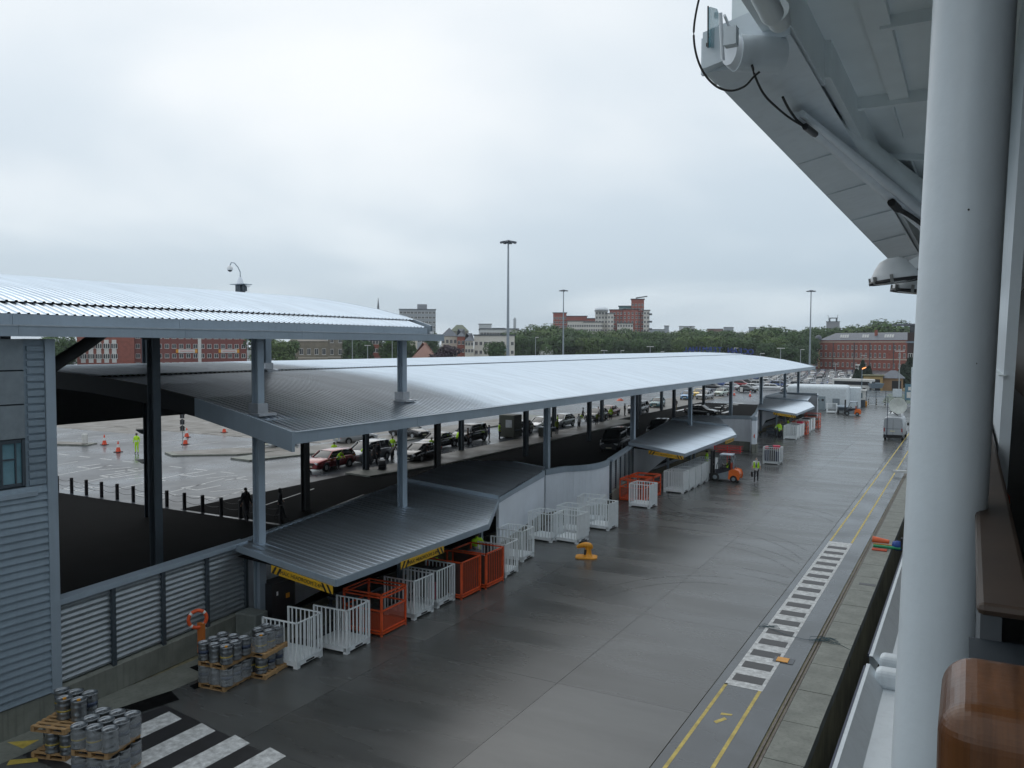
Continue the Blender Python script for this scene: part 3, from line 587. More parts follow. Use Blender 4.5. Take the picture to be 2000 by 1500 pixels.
def ceil_strip(nm, pts, w, h, z=12.66, m=None):
    (ax, ay), (bx2, by2) = G(*pts[0], z), G(*pts[1], z); obj(nm, MB().beam((ax, ay, z-h/2), (bx2, by2, z-h/2), w, h), m or ship_grey, ship)
ceil_strip('cross_beam', ((1585, 205), (1860, 168)), 0.07, 0.10)
ceil_strip('deck_girder', ((1690, -60), (1757, 182)), 0.15, 0.06)
ceil_strip('cross_beam', ((1720, 36), (1860, 10)), 0.05, 0.08)
ceil_strip('cross_beam', ((1690, 298), (1860, 304)), 0.05, 0.07)
for k_ in range(8): ceil_strip('cross_beam', ((1735+k_*8, 345+k_*22), (1880, 352+k_*22)), 0.06, 0.08)
ceil_strip('stiffener', ((1742, 195), (1763, 262)), 0.012, 0.05)
ceil_strip('stiffener', ((1778, 305), (1797, 352)), 0.012, 0.05)
for i in range(9):
    y = 8.2*1.22**i
    obj('edge_rib', MB().add([(-1.485, y, 12.218), (-0.99, y, 12.32), (-0.99, y+0.03, 12.32), (-1.485, y+0.03, 12.218), (-1.485, y, 12.203), (-0.99, y, 12.307), (-0.99, y+0.03, 12.307), (-1.485, y+0.03, 12.203)], [(4, 5, 1, 0), (7, 3, 2, 6), (4, 7, 6, 5)]), ship_white, ship)
for (px, py, r_) in ((1700, 272, 0.045), (1702, 216, 0.04), (1746, 318, 0.045)):
    x, y = G(px, py, 12.64); obj('ceiling_disc', MB().cyl((x, y, 12.645), (x, y, 12.658), r_, n=20), pipe_white, ship)
def zp(px, py, z): return (*G(px, py, z), z)
def rp(pt, r_px): return r_px*(Vector(pt)-Vector((0, 0, EYE))).length/FPX
for nm_, pa, pb, z_, ra, rb, m_ in (('large_pipe', (1603, 218), (1835, 420), 12.42, 14, 28, ship_grey), ('drain_pipe', (1553, 226), (1835, 462), 12.20, 8, 13, pipe_white), ('drain_pipe', (1566, 222), (1835, 442), 12.21, 6, 10, pipe_white)):
    A_, B_ = zp(*pa, z_), zp(*pb, z_); obj(nm_, MB().cyl(A_, B_, rp(A_, ra), rp(B_, rb), n=18), m_, ship)
obj('roller', MB().cyl(GX(1475, -40, -0.8), GX(1508, 28, -0.8), 0.05, n=18), ship_grey, ship)
obj('roller_end', MB().cyl(GX(1515, 20, -0.8), GX(1524, 44, -0.8), 0.058, 0.05, n=18), ship_grey, ship)
# near end of the overhang: white bulwark block with a glass windbreak and a drum
obj('bulwark_block', MB().bb(-1.51, -1.14, 5.18, 5.45, 12.20, 12.37).bb(-1.52, -1.36, 5.16, 5.18, 12.36, 12.40).bb(-1.52, -1.50, 5.14, 5.18, 12.18, 12.40), ship_white, ship)
def onx(pts, x): return [GX(a_, b_, x) for a_, b_ in pts]
gp_ = onx([(1384, 14), (1384, 93), (1414, 98), (1411, 58), (1397, 18)], -1.44); gl = obj('windbreak_pane', MB().add(gp_+[(p[0]+0.012, p[1], p[2]) for p in gp_], [(0, 1, 2, 3, 4), (9, 8, 7, 6, 5)]+[(i, (i+1) % 5, 5+(i+1) % 5, 5+i) for i in range(5)]), glass_teal, ship)
obj('pane_edge', MB().tube(onx([(1383, 12), (1383, 93)], -1.445), 0.005, 6), black_p, gl)
obj('pane_clamp', MB().box(GX(1386, 89, -1.46), (0.03, 0.05, 0.02)).box(GX(1399, 30, -1.46), (0.02, 0.03, 0.03)), black_p, gl)
dc = Vector(GX(1437, 103, -1.27))
obj('winch_drum', MB().cyl(dc, dc+Vector((0.22, 0.18, 0.0)), 0.105, n=28), ship_white, ship)
obj('drum_face', MB().cyl(dc+Vector((-0.03, -0.035, 0)), dc, 0.075, 0.10, n=28), pipe_white, ship)
obj('drum_arm', MB().tube(onx([(1407, 25), (1412, 118)], -1.30), 0.011, 6).tube(onx([(1415, 30), (1446, 103)], -1.30), 0.009, 6).tube(onx([(1427, 80), (1428, 132)], -1.30), 0.009, 6).tube(onx([(1414, 88), (1438, 86)], -1.31), 0.008, 6), pipe_white, ship)
obj('drum_box', MB().box(GX(1428, 72, -1.22), (0.07, 0.06, 0.10)), ship_white, ship)
obj('beam_knuckle', MB().bb(-1.35, -1.14, 5.2, 5.6, 12.36, 12.66), ship_grey, ship)
def bez(p, n=24):
    out = []
    for i in range(n+1):
        t = i/n; q_ = [Vector(v) for v in p]
        while len(q_) > 1: q_ = [a.lerp(b_, t) for a, b_ in zip(q_, q_[1:])]
        out.append(q_[0])
    return out
def smooth(pts, n=5):
    P_ = [Vector(p) for p in pts]; P_ = [2*P_[0]-P_[1]]+P_+[2*P_[-1]-P_[-2]]; out = []
    for i in range(1, len(P_)-2):
        for k_ in range(n):
            t = k_/n; a_, b_, c_, d2 = P_[i-1:i+3]; out.append(0.5*((2*b_)+(c_-a_)*t+(2*a_-5*b_+4*c_-d2)*t*t+(3*b_-a_-3*c_+d2)*t**3))
    return out+[P_[-2]]
obj('cable', MB().tube(smooth([GY(a_, b_, 4.85) for a_, b_ in [(1372, -30), (1360, 22), (1355, 62), (1358, 98), (1368, 130), (1384, 155), (1405, 172), (1430, 177), (1455, 168), (1472, 150), (1484, 140)]]), 0.0065, 8), rubber, ship)
obj('cable', MB().tube(smooth([zp(a_, b_, 12.13) for a_, b_ in [(1469, 128), (1476, 152), (1492, 184), (1515, 208), (1545, 232), (1582, 254)]]), 0.0075, 8), rubber, ship)
obj('cable', MB().tube(smooth([zp(a_, b_, 12.15) for a_, b_ in [(1529, 190), (1538, 208), (1549, 225), (1560, 238), (1580, 252)]]), 0.009, 8), rubber, ship)
obj('cable', MB().tube(smooth([zp(a_, b_, 12.1) for a_, b_ in [(1741, 395), (1754, 408), (1778, 422), (1812, 446)]]), [0.045]*6+[0.028]*10, 8), rubber, ship)
obj('cable_clamp', MB().tube([zp(1573, 247, 12.12), zp(1592, 262, 12.12)], 0.026, 7), black_p, ship)
# pillars along the rail
pil = MB().cyl((-0.164, 2.85, 5.6), (0.014, 2.92, 13.1), 0.116, 0.112, n=48)
obj('round_pillar', pil, ship_white, ship)
fp = lambda y, z, dx=0: (0.13+(z-9.96)*0.0314+dx, y, z)
obj('flat_pillar', MB().add([fp(y_, z_, dx) for dx in (0, 0.05) for y_ in (4.9, 14) for z_ in (8.0, 13.1)], [(0, 1, 3, 2), (4, 6, 7, 5), (0, 4, 5, 1), (2, 3, 7, 6)]), ship_white, ship)
obj('pillar_seam', MB().bb(0.12, 0.155, 4.88, 14, 10.35, 10.356), ship_grey, ship)
for (z, a) in ((10.9, 0.3), (10.45, 0.6), (9.55, -0.2)):
    x, y = -0.055+0.117*sin(a), 2.9-0.117*cos(a); obj('pillar_screw', MB().cyl((x, y, z), (x, y-0.004, z), 0.0028, n=8), rubber, ship)
# rail: varnished cap receding along the deck, dull panel below, and the rounded near end
obj('rail_cap', bevel(obj('rail_cap_tmp', MB().bb(0.02, 0.118, 1.8, 60, 9.985, 10.01), M('dull_teak', (0.05, 0.032, 0.022), 0.5, var=0.3, scale=3), ship), 0.012).data, [], ship) if False else bevel(obj('rail_cap', MB().bb(0.02, 0.118, 1.8, 60, 9.985, 10.01), M('dull_teak', (0.05, 0.032, 0.022), 0.5, var=0.3, scale=3), ship), 0.012)
obj('rail_panel', MB().bb(0.03, 0.07, 2.0, 60, 8.75, 9.98), M('panel_grey', (0.09, 0.10, 0.11), 0.5), ship)
obj('rail_side_shelf', MB().bb(0.01, 0.9, 0.9, 2.0, 9.84, 9.88), M('dark_blue_grey', (0.035, 0.045, 0.055), 0.5), ship)
e = obj('near_rail_end', MB().bb(-0.018, 0.30, 0.78, 0.95, 9.2, 10.193), varnish, ship); bevel(e, 0.03, 10)
obj('rail_bolt', MB().cyl((-0.05, 0.84, 9.93), (-0.03, 0.84, 9.93), 0.007, n=12), white_paint, ship)
# lower platforms along the hull
for (y0, y1) in ((2.0, 15.35), (15.75, 42.0), (42.4, 70)):
    p = obj('lower_platform', MB().bb(-1.25, 1.4, y0, y1, 4.5, 4.72).add([(-1.46, y0, 5.0), (-1.46, y1, 5.0), (-1.40, y1, 5.0), (-1.40, y0, 5.0), (-1.16, y1, 4.72), (-1.16, y0, 4.72), (-1.42, y0, 4.4), (-1.42, y1, 4.4)], [(0, 3, 2, 1), (3, 5, 4, 2), (0, 1, 7, 6)]), ship_white, ship)
    for yy_ in (y0, y1-0.32):
        e = obj('end_block', MB().bb(-1.30, 1.4, yy_, yy_+0.32, 4.7, 5.03), ship_white, p); bevel(e, 0.09, 3)
    obj('rubbing_edge', MB().bb(-1.49, -1.455, y0+0.1, y1-0.1, 4.94, 5.0), M('navy_rubber', (0.03, 0.04, 0.08), 0.5), p)
obj('ship_rail_hook', MB().bb(-1.62, -1.4, 25.5, 25.6, 4.8, 5.1), black_p, ship)
def floodlight(label, loc, rz, s, pitch_):
    o = thing('deck_floodlight', label, 'floodlight', loc, rz, 'floodlights under the ship overhang'); o.scale = (s, s, s); o.rotation_euler = (0, pitch_, rz)
    b = MB(); ring = [(0.30, 0.0), (0.30, 0.07), (0.27, 0.12), (0.24, 0.18), (0.17, 0.27), (0.08, 0.31), (0.0, 0.315)]
    b.lathe(ring, (0, 0, 0), 28, sx=1.0, sy=0.75); obj('housing', b, white_paint, o)
    obj('rim', MB().lathe([(0.31, -0.02), (0.325, 0.0), (0.31, 0.025), (0.30, 0.0)], (0, 0, 0), 28, sx=1.02, sy=0.77), black_p, o)
    obj('lens', MB().lathe([(0.30, 0.0), (0.2, -0.02), (0.0, -0.03)], (0, 0, 0), 28, sx=1, sy=0.75), M('lens_glass', (0.09, 0.11, 0.12), 0.15), o)
    for a in (pi*0.95, pi*1.2, pi*1.45): obj('clip', MB().bb(-0.02, 0.02, -0.02, 0.02, -0.02, 0.08).xform((0.31*cos(a), 0.235*sin(a), 0)), M('clip_grey', (0.25, 0.25, 0.24), 0.5), o)
    return o
floodlight('upper white domed floodlight on the arm beside the ship pillar', (-0.68, 9.0, 11.14), 0.1, 0.74, -0.12)
floodlight('lower white floodlight partly behind the ship pillar', (-0.52, 9.35, 11.05), 0.1, 0.72, 0.10)
arm_ = thing('floodlight_arm', 'white bracket arm carrying the two floodlights beside the pillar', 'bracket')
obj('arm', MB().beam((-0.62, 9.0, 11.25), (-0.2, 9.0, 11.45), 0.08, 0.1), white_paint, arm_)
obj('plate', MB().beam((-0.60, 9.05, 11.18), (-0.42, 9.1, 11.30), 0.05, 0.07), M('arm_grey', (0.15, 0.16, 0.15), 0.5), arm_)
def lifebuoy(label, loc, rx, rz, R_=0.36, r_=0.06, rope=True, parent_post=False):
    o = thing('lifebuoy', label, 'lifebuoy', loc, 0); o.rotation_euler = (rx, 0, rz)
    def tor(a0, a1, rr, n=40, m=10):
        b = MB(); k_ = max(2, int(n*(a1-a0)/(2*pi))); vs = []
        for i in range(k_+1):
            a = a0+(a1-a0)*i/k_
            for j in range(m): c_ = 2*pi*j/m; vs.append(((R_+rr*cos(c_))*cos(a), (R_+rr*cos(c_))*sin(a), rr*sin(c_)))
        return b.add(vs, [(i*m+j, i*m+(j+1) % m, (i+1)*m+(j+1) % m, (i+1)*m+j) for i in range(k_) for j in range(m)], 0, True)
    obj('ring', tor(0, 2*pi, r_), orange_p, o)
    for i in range(4): obj('reflective_band', tor(pi/4+i*pi/2-0.13, pi/4+i*pi/2+0.13, r_*1.05), refl, o)
    if rope: obj('grab_rope', MB().tube([((R_+r_*1.5+0.03*sin(i*pi/4)**2)*cos(i*pi/16), (R_+r_*1.5+0.03*sin(i*pi/4)**2)*sin(i*pi/16), 0) for i in range(33)], 0.01, 5), M('white_rope', (0.6, 0.58, 0.5), 0.8), o)
    return o
lifebuoy('orange lifebuoy hanging on the ship rail behind the pillars', (0.150, 4.75, 9.62), 0, 0, 0.13, 0.032).rotation_euler = (radians(90), 0, radians(86))

# ================================================================ BAGGAGE CAGES
CW, CD, CH = 1.46, 1.30, 1.52      # along X, along Y, height
def cage_meshes(m):
    d = {}
    d['base'] = MB().bb(-CW/2, CW/2, -CD/2, CD/2, 0.20, 0.24).bb(-CW/2, CW/2, -CD/2, -CD/2+0.05, 0.08, 0.24).bb(-CW/2, CW/2, CD/2-0.05, CD/2, 0.08, 0.24).bb(-CW/2, -CW/2+0.05, -CD/2, CD/2, 0.08, 0.24).bb(CW/2-0.05, CW/2, -CD/2, CD/2, 0.08, 0.24).mesh('base', m)
    d['foot'] = MB().bb(-0.08, 0.08, -0.08, 0.08, 0, 0.2).mesh('foot', m)
    d['corner_post'] = MB().bb(-0.03, 0.03, -0.03, 0.03, 0.24, CH).mesh('corner_post', m)
    d['top_rail_x'] = MB().bb(-CW/2, CW/2, -0.02, 0.02, CH-0.045, CH).mesh('top_rail', m)
    d['top_rail_y'] = MB().bb(-0.02, 0.02, -CD/2, CD/2, CH-0.045, CH).mesh('top_rail', m)
    d['bar'] = MB().bb(-0.022, 0.022, -0.012, 0.012, 0.24, CH-0.045).mesh('bar', m)
    d['bar_y'] = MB().bb(-0.012, 0.012, -0.022, 0.022, 0.24, CH-0.045).mesh('bar', m)
    d['slot'] = MB().bb(-0.2, 0.2, -0.006, 0.006, 0.10, 0.16).mesh('fork_slot', black_p)
    d['sheet'] = MB().bb(-0.005, 0.005, -CD/2+0.03, CD/2-0.03, 0.24, CH-0.045).mesh('side_sheet', m)
    return d
CMW = cage_meshes(cage_white); CMO = cage_meshes(orange_p)
def cage(label, x, y, rz=0, d=CMW, sides='snew', bars=True, sheet=False, group='white baggage cages', name='baggage_cage'):
    """origin under the centre; sides: s = towards camera, e = towards the water, n, w"""
    o = thing(name, label, 'baggage cage', (x, y, 0), rz, group)
    obj('base', d['base'], [], o)
    for sx in (-1, 1):
        for sy in (-1, 1):
            obj('foot', d['foot'], [], o, (sx*(CW/2-0.08), sy*(CD/2-0.08), 0)); obj('corner_post', d['corner_post'], [], o, (sx*(CW/2-0.03), sy*(CD/2-0.03), 0))
    for s_ in sides:
        if s_ in 'sn':
            yy_ = (CD/2-0.02)*(-1 if s_ == 's' else 1); r = obj('top_rail', d['top_rail_x'], [], o, (0, yy_, 0)); n = 7
            if bars:
                for i in range(n): obj('bar', d['bar'], [], r, (-CW/2+CW*(i+1)/(n+1), 0, 0))
            else:
                b = MB()
                for i in range(n): b.bb(-CW/2+CW*(i+1)/(n+1)-0.022, -CW/2+CW*(i+1)/(n+1)+0.022, -0.012, 0.012, 0.24, CH-0.04)
                obj('bar_panel', b, d['bar'].materials[0], r)
        else:
            xx = (CW/2-0.02)*(-1 if s_ == 'w' else 1); r = obj('top_rail', d['top_rail_y'], [], o, (xx, 0, 0)); n = 6
            if sheet and s_ == 'e': obj('side_sheet', d['sheet'], [], r)
            elif bars:
                for i in range(n): obj('bar', d['bar_y'], [], r, (0, -CD/2+CD*(i+1)/(n+1), 0))
            else:
                b = MB()
                for i in range(n): b.bb(-0.012, 0.012, -CD/2+CD*(i+1)/(n+1)-0.022, -CD/2+CD*(i+1)/(n+1)+0.022, 0.24, CH-0.04)
                obj('bar_panel', b, d['bar'].materials[0], r)
    sl = obj('fork_slot', d['slot'], [], o, (CW/2+0.002, 0, 0)); sl.rotation_euler.z = pi/2
    return o
cage('nearest white baggage cage, empty, beside the kegs', -19.52, 20.2, 0.06, sides='sne')
cage('empty white baggage cage between the nearest one and the big orange cage', -18.95, 22.0, 0.04, sides='sne')
# big orange cage with middle rails and mesh
def orange_cage(label, x, y, rz=0, tall=1.55, bars=False, name='orange_cage'):
    o = thing(name, label, 'baggage cage', (x, y, 0), rz, 'orange baggage cages'); w, d_ = 1.75, 1.55
    obj('base', MB().bb(-w/2, w/2, -d_/2, d_/2, 0.16, 0.20).bb(w/2-0.06, w/2, -d_/2, d_/2, 0.06, 0.12).bb(-w/2, w/2, -d_/2, -d_/2+0.06, 0.06, 0.12), orange_p, o)
    for sx in (-1, 1):
        for sy in (-1, 1): obj('corner_post', MB().bb(-0.035, 0.035, -0.035, 0.035, 0.0, tall).xform((sx*(w/2-0.035), sy*(d_/2-0.035), 0)), orange_p, o)
    for z in (0.16, 0.9, 1.38, tall-0.05) if not bars else (0.16, tall-0.05):
        for sy in (-1, 1): obj('rail', MB().bb(-w/2, w/2, -0.025, 0.025, z, z+0.05).xform((0, sy*(d_/2-0.03), 0)), orange_p, o)
        for sx in (-1, 1): obj('rail', MB().bb(-0.025, 0.025, -d_/2, d_/2, z, z+0.05).xform((sx*(w/2-0.03), 0, 0)), orange_p, o)
    if bars:
        for i in range(9): obj('bar', MB().bb(-0.012, 0.012, -0.012, 0.012, 0.2, tall-0.05).xform((w/2-0.03, -d_/2+d_*(i+1)/10, 0)), orange_p, o)
        obj('dark_lining', MB().bb(w/2-0.08, w/2-0.07, -d_/2+0.05, d_/2-0.05, 0.2, tall-0.1).bb(-w/2+0.06, w/2-0.08, -d_/2+0.04, -d_/2+0.05, 0.2, tall-0.1), M('dark_mesh_lining', (0.06, 0.03, 0.025), 0.8), o)
    else:
        mm = M('orange_mesh', (0.5, 0.08, 0.03), 0.6, alpha=0.45)
        obj('mesh_panel', MB().bb(w/2-0.04, w/2-0.035, -d_/2+0.05, d_/2-0.05, 0.2, 0.9), mm, o); obj('mesh_panel', MB().bb(-w/2+0.05, w/2-0.05, -d_/2+0.035, -d_/2+0.04, 0.2, 0.9), mm, o)
    return o
orange_cage('big orange open cage with middle rails right of the two nearest white cages', -19.12, 24.05, 0.03)
cage('white cage filling the gap right of the big orange cage', -19.0, 26.0, 0, sides='sne')
cage('white cage with dark bags, last before the pair of orange barred cages', -19.05, 27.62, 0, sides='sne')
orange_cage('orange barred cage with dark lining, nearer of the pair under the canopy edge', -18.95, 29.15, 0, 1.55, True)
orange_cage('orange barred cage with dark lining, farther of the pair under the canopy edge', -18.82, 30.9, 0, 1.55, True)
cage('white cage just past the front corner of the nearest canopy', -18.85, 32.7, 0.03, sides='sne')
cage('white cage standing alone in front of the flat pale wall panel', -19.45, 35.45, 0.03, sides='snew')
cage('left cage of the white group in front of the curved pale wall', -19.95, 39.75, -0.05, sides='snew')
cage('front cage of the white group in front of the curved wall, nearest the yellow bollard', -18.6, 40.15, -0.08, sides='snew', sheet=True)
cage('white cage behind the front cage at the curved wall', -19.35, 42.0, -0.03, sides='snew', sheet=True)
cage('right end cage of the white group at the curved wall', -18.4, 43.9, -0.05, sides='snew', sheet=True)
cage('white cage at the back of the curved wall group', -19.6, 45.2, 0.1, sides='snew')
cage('white cage standing in front of two orange crates at the louvred wall', -18.55, 51.15, -0.05, sides='snew', sheet=True)
orange_cage('orange crate behind the white cage at the louvred wall, nearer one', -19.75, 52.95, 0, 1.5)
orange_cage('orange crate behind the white cage at the louvred wall, rear one', -19.7, 54.75, 0, 1.5)
ordn = ['first', 'second', 'third', 'fourth', 'fifth', 'sixth']
for i in range(6): cage('%s white cage in the tight row under the second canopy, counted from the near side' % ordn[i], -18.35, 57.45+i*1.55, 0.0, sides='snew', sheet=True, bars=i < 2)
cfull = cage('white cage full of suitcases standing alone on the open quay', -15.3, 75.6, -0.05, sides='snew')
for i in range(3): cage('%s white cage at the edge of the third canopy, counted from the near side' % ordn[i], -17.65, 96.9+i*1.7, 0, sides='snew', sheet=True, bars=False)
orange_cage('red orange cage standing at the edge of the third canopy', -17.6, 102.1, 0)
for i in range(3): cage('%s white cage near the far end of the third canopy' % ordn[i], -17.7, 104.3+i*2.0, 0, sides='snew', sheet=True, bars=False)
orange_cage('last orange cage beside the pale end wall of the third canopy', -17.6, 111.0, 0, 1.9)
cage('white cage by the trailer near the white hut', -19.0, 137.5, 0, sides='snew', bars=False)
# luggage
bag_mats = [M('red_suitcase', (0.62, 0.04, 0.09), 0.45), M('black_suitcase', (0.02, 0.02, 0.024), 0.5), M('navy_suitcase', (0.03, 0.04, 0.10), 0.5), M('maroon_suitcase', (0.25, 0.03, 0.06), 0.5), M('grey_suitcase', (0.15, 0.15, 0.16), 0.5)]
def suitcase(label, x, y, z, m, rz=0, size=(0.5, 0.26, 0.72), ry=0):
    o = thing('suitcase', label, 'suitcase', (x, y, z), rz, 'suitcases in the baggage cages'); o.rotation_euler = (0, ry, rz); s_ = size
    bevel(obj('shell', MB().bb(-s_[0]/2, s_[0]/2, -s_[1]/2, s_[1]/2, 0, s_[2]), m, o), 0.05, 2)
    obj('handle', MB().tube([(-0.09, 0, s_[2]), (-0.09, 0, s_[2]+0.035), (0.09, 0, s_[2]+0.035), (0.09, 0, s_[2])], 0.012, 5), black_p, o)
lb = [('red suitcase lying on top of the full cage on the open quay', -15.0, 75.6, 1.32, 0, 0.3, (0.62, 0.5, 0.32)), ('black suitcase on top of the full cage beside the red one', -15.55, 75.7, 1.28, 1, 0, (0.5, 0.5, 0.28)), ('small red bag at the left on top of the full cage', -15.8, 75.4, 1.3, 0, 0, (0.3, 0.3, 0.24)),
      ('navy suitcase upright inside the full cage, left', -15.75, 75.3, 0.25, 2, 0, (0.5, 0.3, 0.95)), ('black suitcase upright inside the full cage, middle', -15.25, 75.3, 0.25, 1, 0, (0.5, 0.3, 0.95)), ('navy suitcase upright inside the full cage, right', -14.8, 75.3, 0.25, 2, 0, (0.38, 0.3, 0.9)),
      ('black bag inside the white cage before the orange pair, left', -19.35, 27.6, 0.25, 1, 0, (0.55, 0.8, 1.1)), ('dark bag inside the white cage before the orange pair, right', -18.75, 27.6, 0.25, 1, 0, (0.5, 0.8, 1.15)), ('maroon case inside the white cage before the orange pair', -18.65, 27.1, 0.3, 3, 0, (0.3, 0.2, 0.7)),
      ('grey suitcase inside the orange cage of the pair', -19.0, 30.8, 0.25, 4, 0, (0.5, 0.6, 1.2)), ('dark suitcase in the first cage at the third canopy', -17.6, 98.7, 0.3, 1, 0, (0.9, 0.6, 1.2)), ('red suitcase in the row at the third canopy', -17.3, 100.3, 0.3, 0, 0, (0.7, 0.5, 1.4)), ('black suitcases in the far cage at the third canopy', -17.6, 106.3, 0.3, 1, 0, (0.9, 0.7, 1.35))]
for l_, x, y, z, mi, rz, sz in lb: suitcase(l_, x, y, z, bag_mats[mi], rz, sz)

# ================================================================ KEGS ON PALLETS
kp = [(0.0, 0.03), (0.15, 0.03), (0.17, 0.0), (0.19, 0.0), (0.195, 0.03), (0.178, 0.07), (0.182, 0.12), (0.195, 0.15), (0.182, 0.18), (0.182, 0.33), (0.195, 0.36), (0.182, 0.39), (0.178, 0.44), (0.195, 0.48), (0.195, 0.52), (0.185, 0.53), (0.175, 0.50), (0.165, 0.47), (0.05, 0.485), (0.0, 0.485)]
keg_b = MB().lathe(kp, n=22).mesh('body', steel); keg_r = MB().lathe([(0.183, 0.20), (0.1845, 0.20), (0.1845, 0.31), (0.183, 0.31)], n=22).mesh('band', keg_band); keg_y = MB().lathe([(0.183, 0.20), (0.1845, 0.20), (0.1845, 0.24), (0.183, 0.24)], n=22).mesh('band', yellow_line)
keg_v = MB().cyl((0, 0, 0.48), (0, 0, 0.50), 0.035, n=12).mesh('valve', chrome); keg_vy = MB().cyl((0, 0, 0.48), (0, 0, 0.52), 0.045, n=12).mesh('valve_cap', yellow_p)
def keg(label, x, y, z, band=0, grp='kegs stacked on the pallets', cap=False):
    o = thing('beer_keg', label, 'keg', (x, y, z), random.random()*6, grp)
    obj('body', keg_b, [], o)
    if band: obj('band', keg_r if band == 1 else keg_y, [], o)
    obj('valve', keg_vy if cap else keg_v, [], o); return o
plank = MB().bb(-0.5, 0.5, -0.05, 0.05, 0.125, 0.145).mesh('deck_board', wood); bearer = MB().bb(-0.05, 0.05, -0.6, 0.6, 0.02, 0.125).mesh('bearer', wood)
def pallet(label, x, y, z, rz):
    o = thing('wooden_pallet', label, 'pallet', (x, y, z), rz, 'wooden pallets under the kegs')
    for i in range(7): obj('deck_board', plank, [], o, (0, -0.54+i*0.18, 0))
    for i in (-0.45, 0, 0.45): obj('bearer', bearer, [], o, (i, 0, 0))
    for i in (-0.54, 0, 0.54): obj('bottom_board', plank, [], o, (0, i, -0.125))
    return o
def stack(where, x, y, rz, tiers, wraps, n=(2, 3), skip=()):
    R = Matrix.Rotation(rz, 3, 'Z'); z = 0
    for t in range(tiers):
        tn = ['bottom', 'upper'][t]
        pallet('%s pallet of the keg stack %s' % (tn, where), x, y, z, rz); z += 0.148
        for i in range(n[0]):
            for j in range(n[1]):
                if (t, i, j) in skip: continue
                p = R@Vector(((i-(n[0]-1)/2)*0.42, (j-(n[1]-1)/2)*0.41, 0))
                side = ['land side', 'water side'][i] if n[0] == 2 else ['land side', 'middle', 'water side'][i]
                pos = (['near', 'middle', 'far'] if n[1] == 3 else ['near', 'far'])[j]
                keg('%s tier keg, %s row, %s, %s' % (tn, side, pos, where), x+p.x, y+p.y, z, random.choice((0, 1, 1, 2)), 'kegs %s' % where, random.random() < 0.15)
        if wraps[t]:
            b = MB(); hw, hd = n[0]*0.21+0.01, n[1]*0.205+0.01; c_ = 0.16; oc = [(hw-c_, -hd), (hw, -hd+c_), (hw, hd-c_), (hw-c_, hd), (-hw+c_, hd), (-hw, hd-c_), (-hw, -hd+c_), (-hw+c_, -hd)]
            vs = []
            for zz_ in (0.02, 0.15, 0.3, 0.42, 0.50): vs += [(px_*(1-0.03*random.random()), py_*(1-0.03*random.random()), zz_+random.uniform(-0.02, 0.02)) for px_, py_ in oc]
            b.add(vs, [(i_*8+j_, i_*8+(j_+1) % 8, (i_+1)*8+(j_+1) % 8, (i_+1)*8+j_) for i_ in range(4) for j_ in range(8)], 0, True)
            w_ = obj('stretch_wrap', b, film, None, (x, y, z), rz); tag(w_, 'clear film round the %s tier of the stack %s' % (tn, where), 'film')
        z += 0.53
stack('by the lifebuoy post', -19.98, 17.75, 0.12, 2, (True, False), (3, 3), skip=((0, 0, 2),))
stack('by the nearest white cage', -19.6, 19.05-0.05, 0.15, 2, (False, True), (2, 3), skip=((1, 0, 0),))
stack('by the striped crossing', -18.2, 12.5, 0.3, 2, (True, True), (3, 3))
stack('below the clad wall', -20.25, 12.75, 0.3, 2, (False, False), (3, 3), skip=((1, 0, 0), (1, 1, 0), (1, 0, 1), (0, 0, 0), (1, 2, 0)))

# lifebuoy on its orange post
lifebuoy('red lifebuoy with white bands hanging on the orange post by the louvred wall', (-21.9, 18.35, 1.5), radians(90), radians(60), 0.28, 0.06, False)
o = thing('lifebuoy_post', 'orange post holding the lifebuoy at the louvred wall', 'post', (-21.85, 18.45, 0))
obj('post', MB().bb(-0.12, 0.12, -0.06, 0.06, 0.35, 1.35).bb(-0.04, 0.04, -0.04, 0.04, 0, 0.4), M('orange_board', (0.55, 0.16, 0.03), 0.5), o)
o = thing('lifebuoy_board', 'red and yellow lifebuoy board on the end of the third wall', 'lifebuoy board', (-18.45, 82.0, 0))
obj('post', MB().bb(-0.05, 0.05, -0.05, 0.05, 0, 1.6), yellow_p, o); obj('buoy', MB().cyl((0.06, 0, 1.7), (0.16, 0, 1.7), 0.36, n=20), orange_p, o); obj('buoy_hole', MB().cyl((0.16, 0, 1.7), (0.17, 0, 1.7), 0.2, n=20), white_paint, o)
o = thing('electrical_cabinet', 'black cabinet with yellow labels under the near end of the low canopy', 'cabinet', (-22.3, 22.3, 0), -0.05)
obj('body', MB().bb(-0.35, 0.35, -0.55, 0.55, 0, 1.75), black_p, o); obj('label_plate', MB().bb(0.351, 0.355, 0.1, 0.28, 1.1, 1.28), yellow_p, o); obj('label_plate', MB().bb(0.351, 0.355, -0.35, -0.27, 1.3, 1.45), white_paint, o)
o = thing('concrete_block', 'low grey concrete block at the end of the near louvred wall', 'block', (-22.25, 21.0, 0), 0.1)
bevel(obj('block', MB().bb(-0.45, 0.45, -0.35, 0.35, 0, 0.95), M('block_grey', (0.17, 0.19, 0.18), 0.7, streak=0.2), o), 0.05)
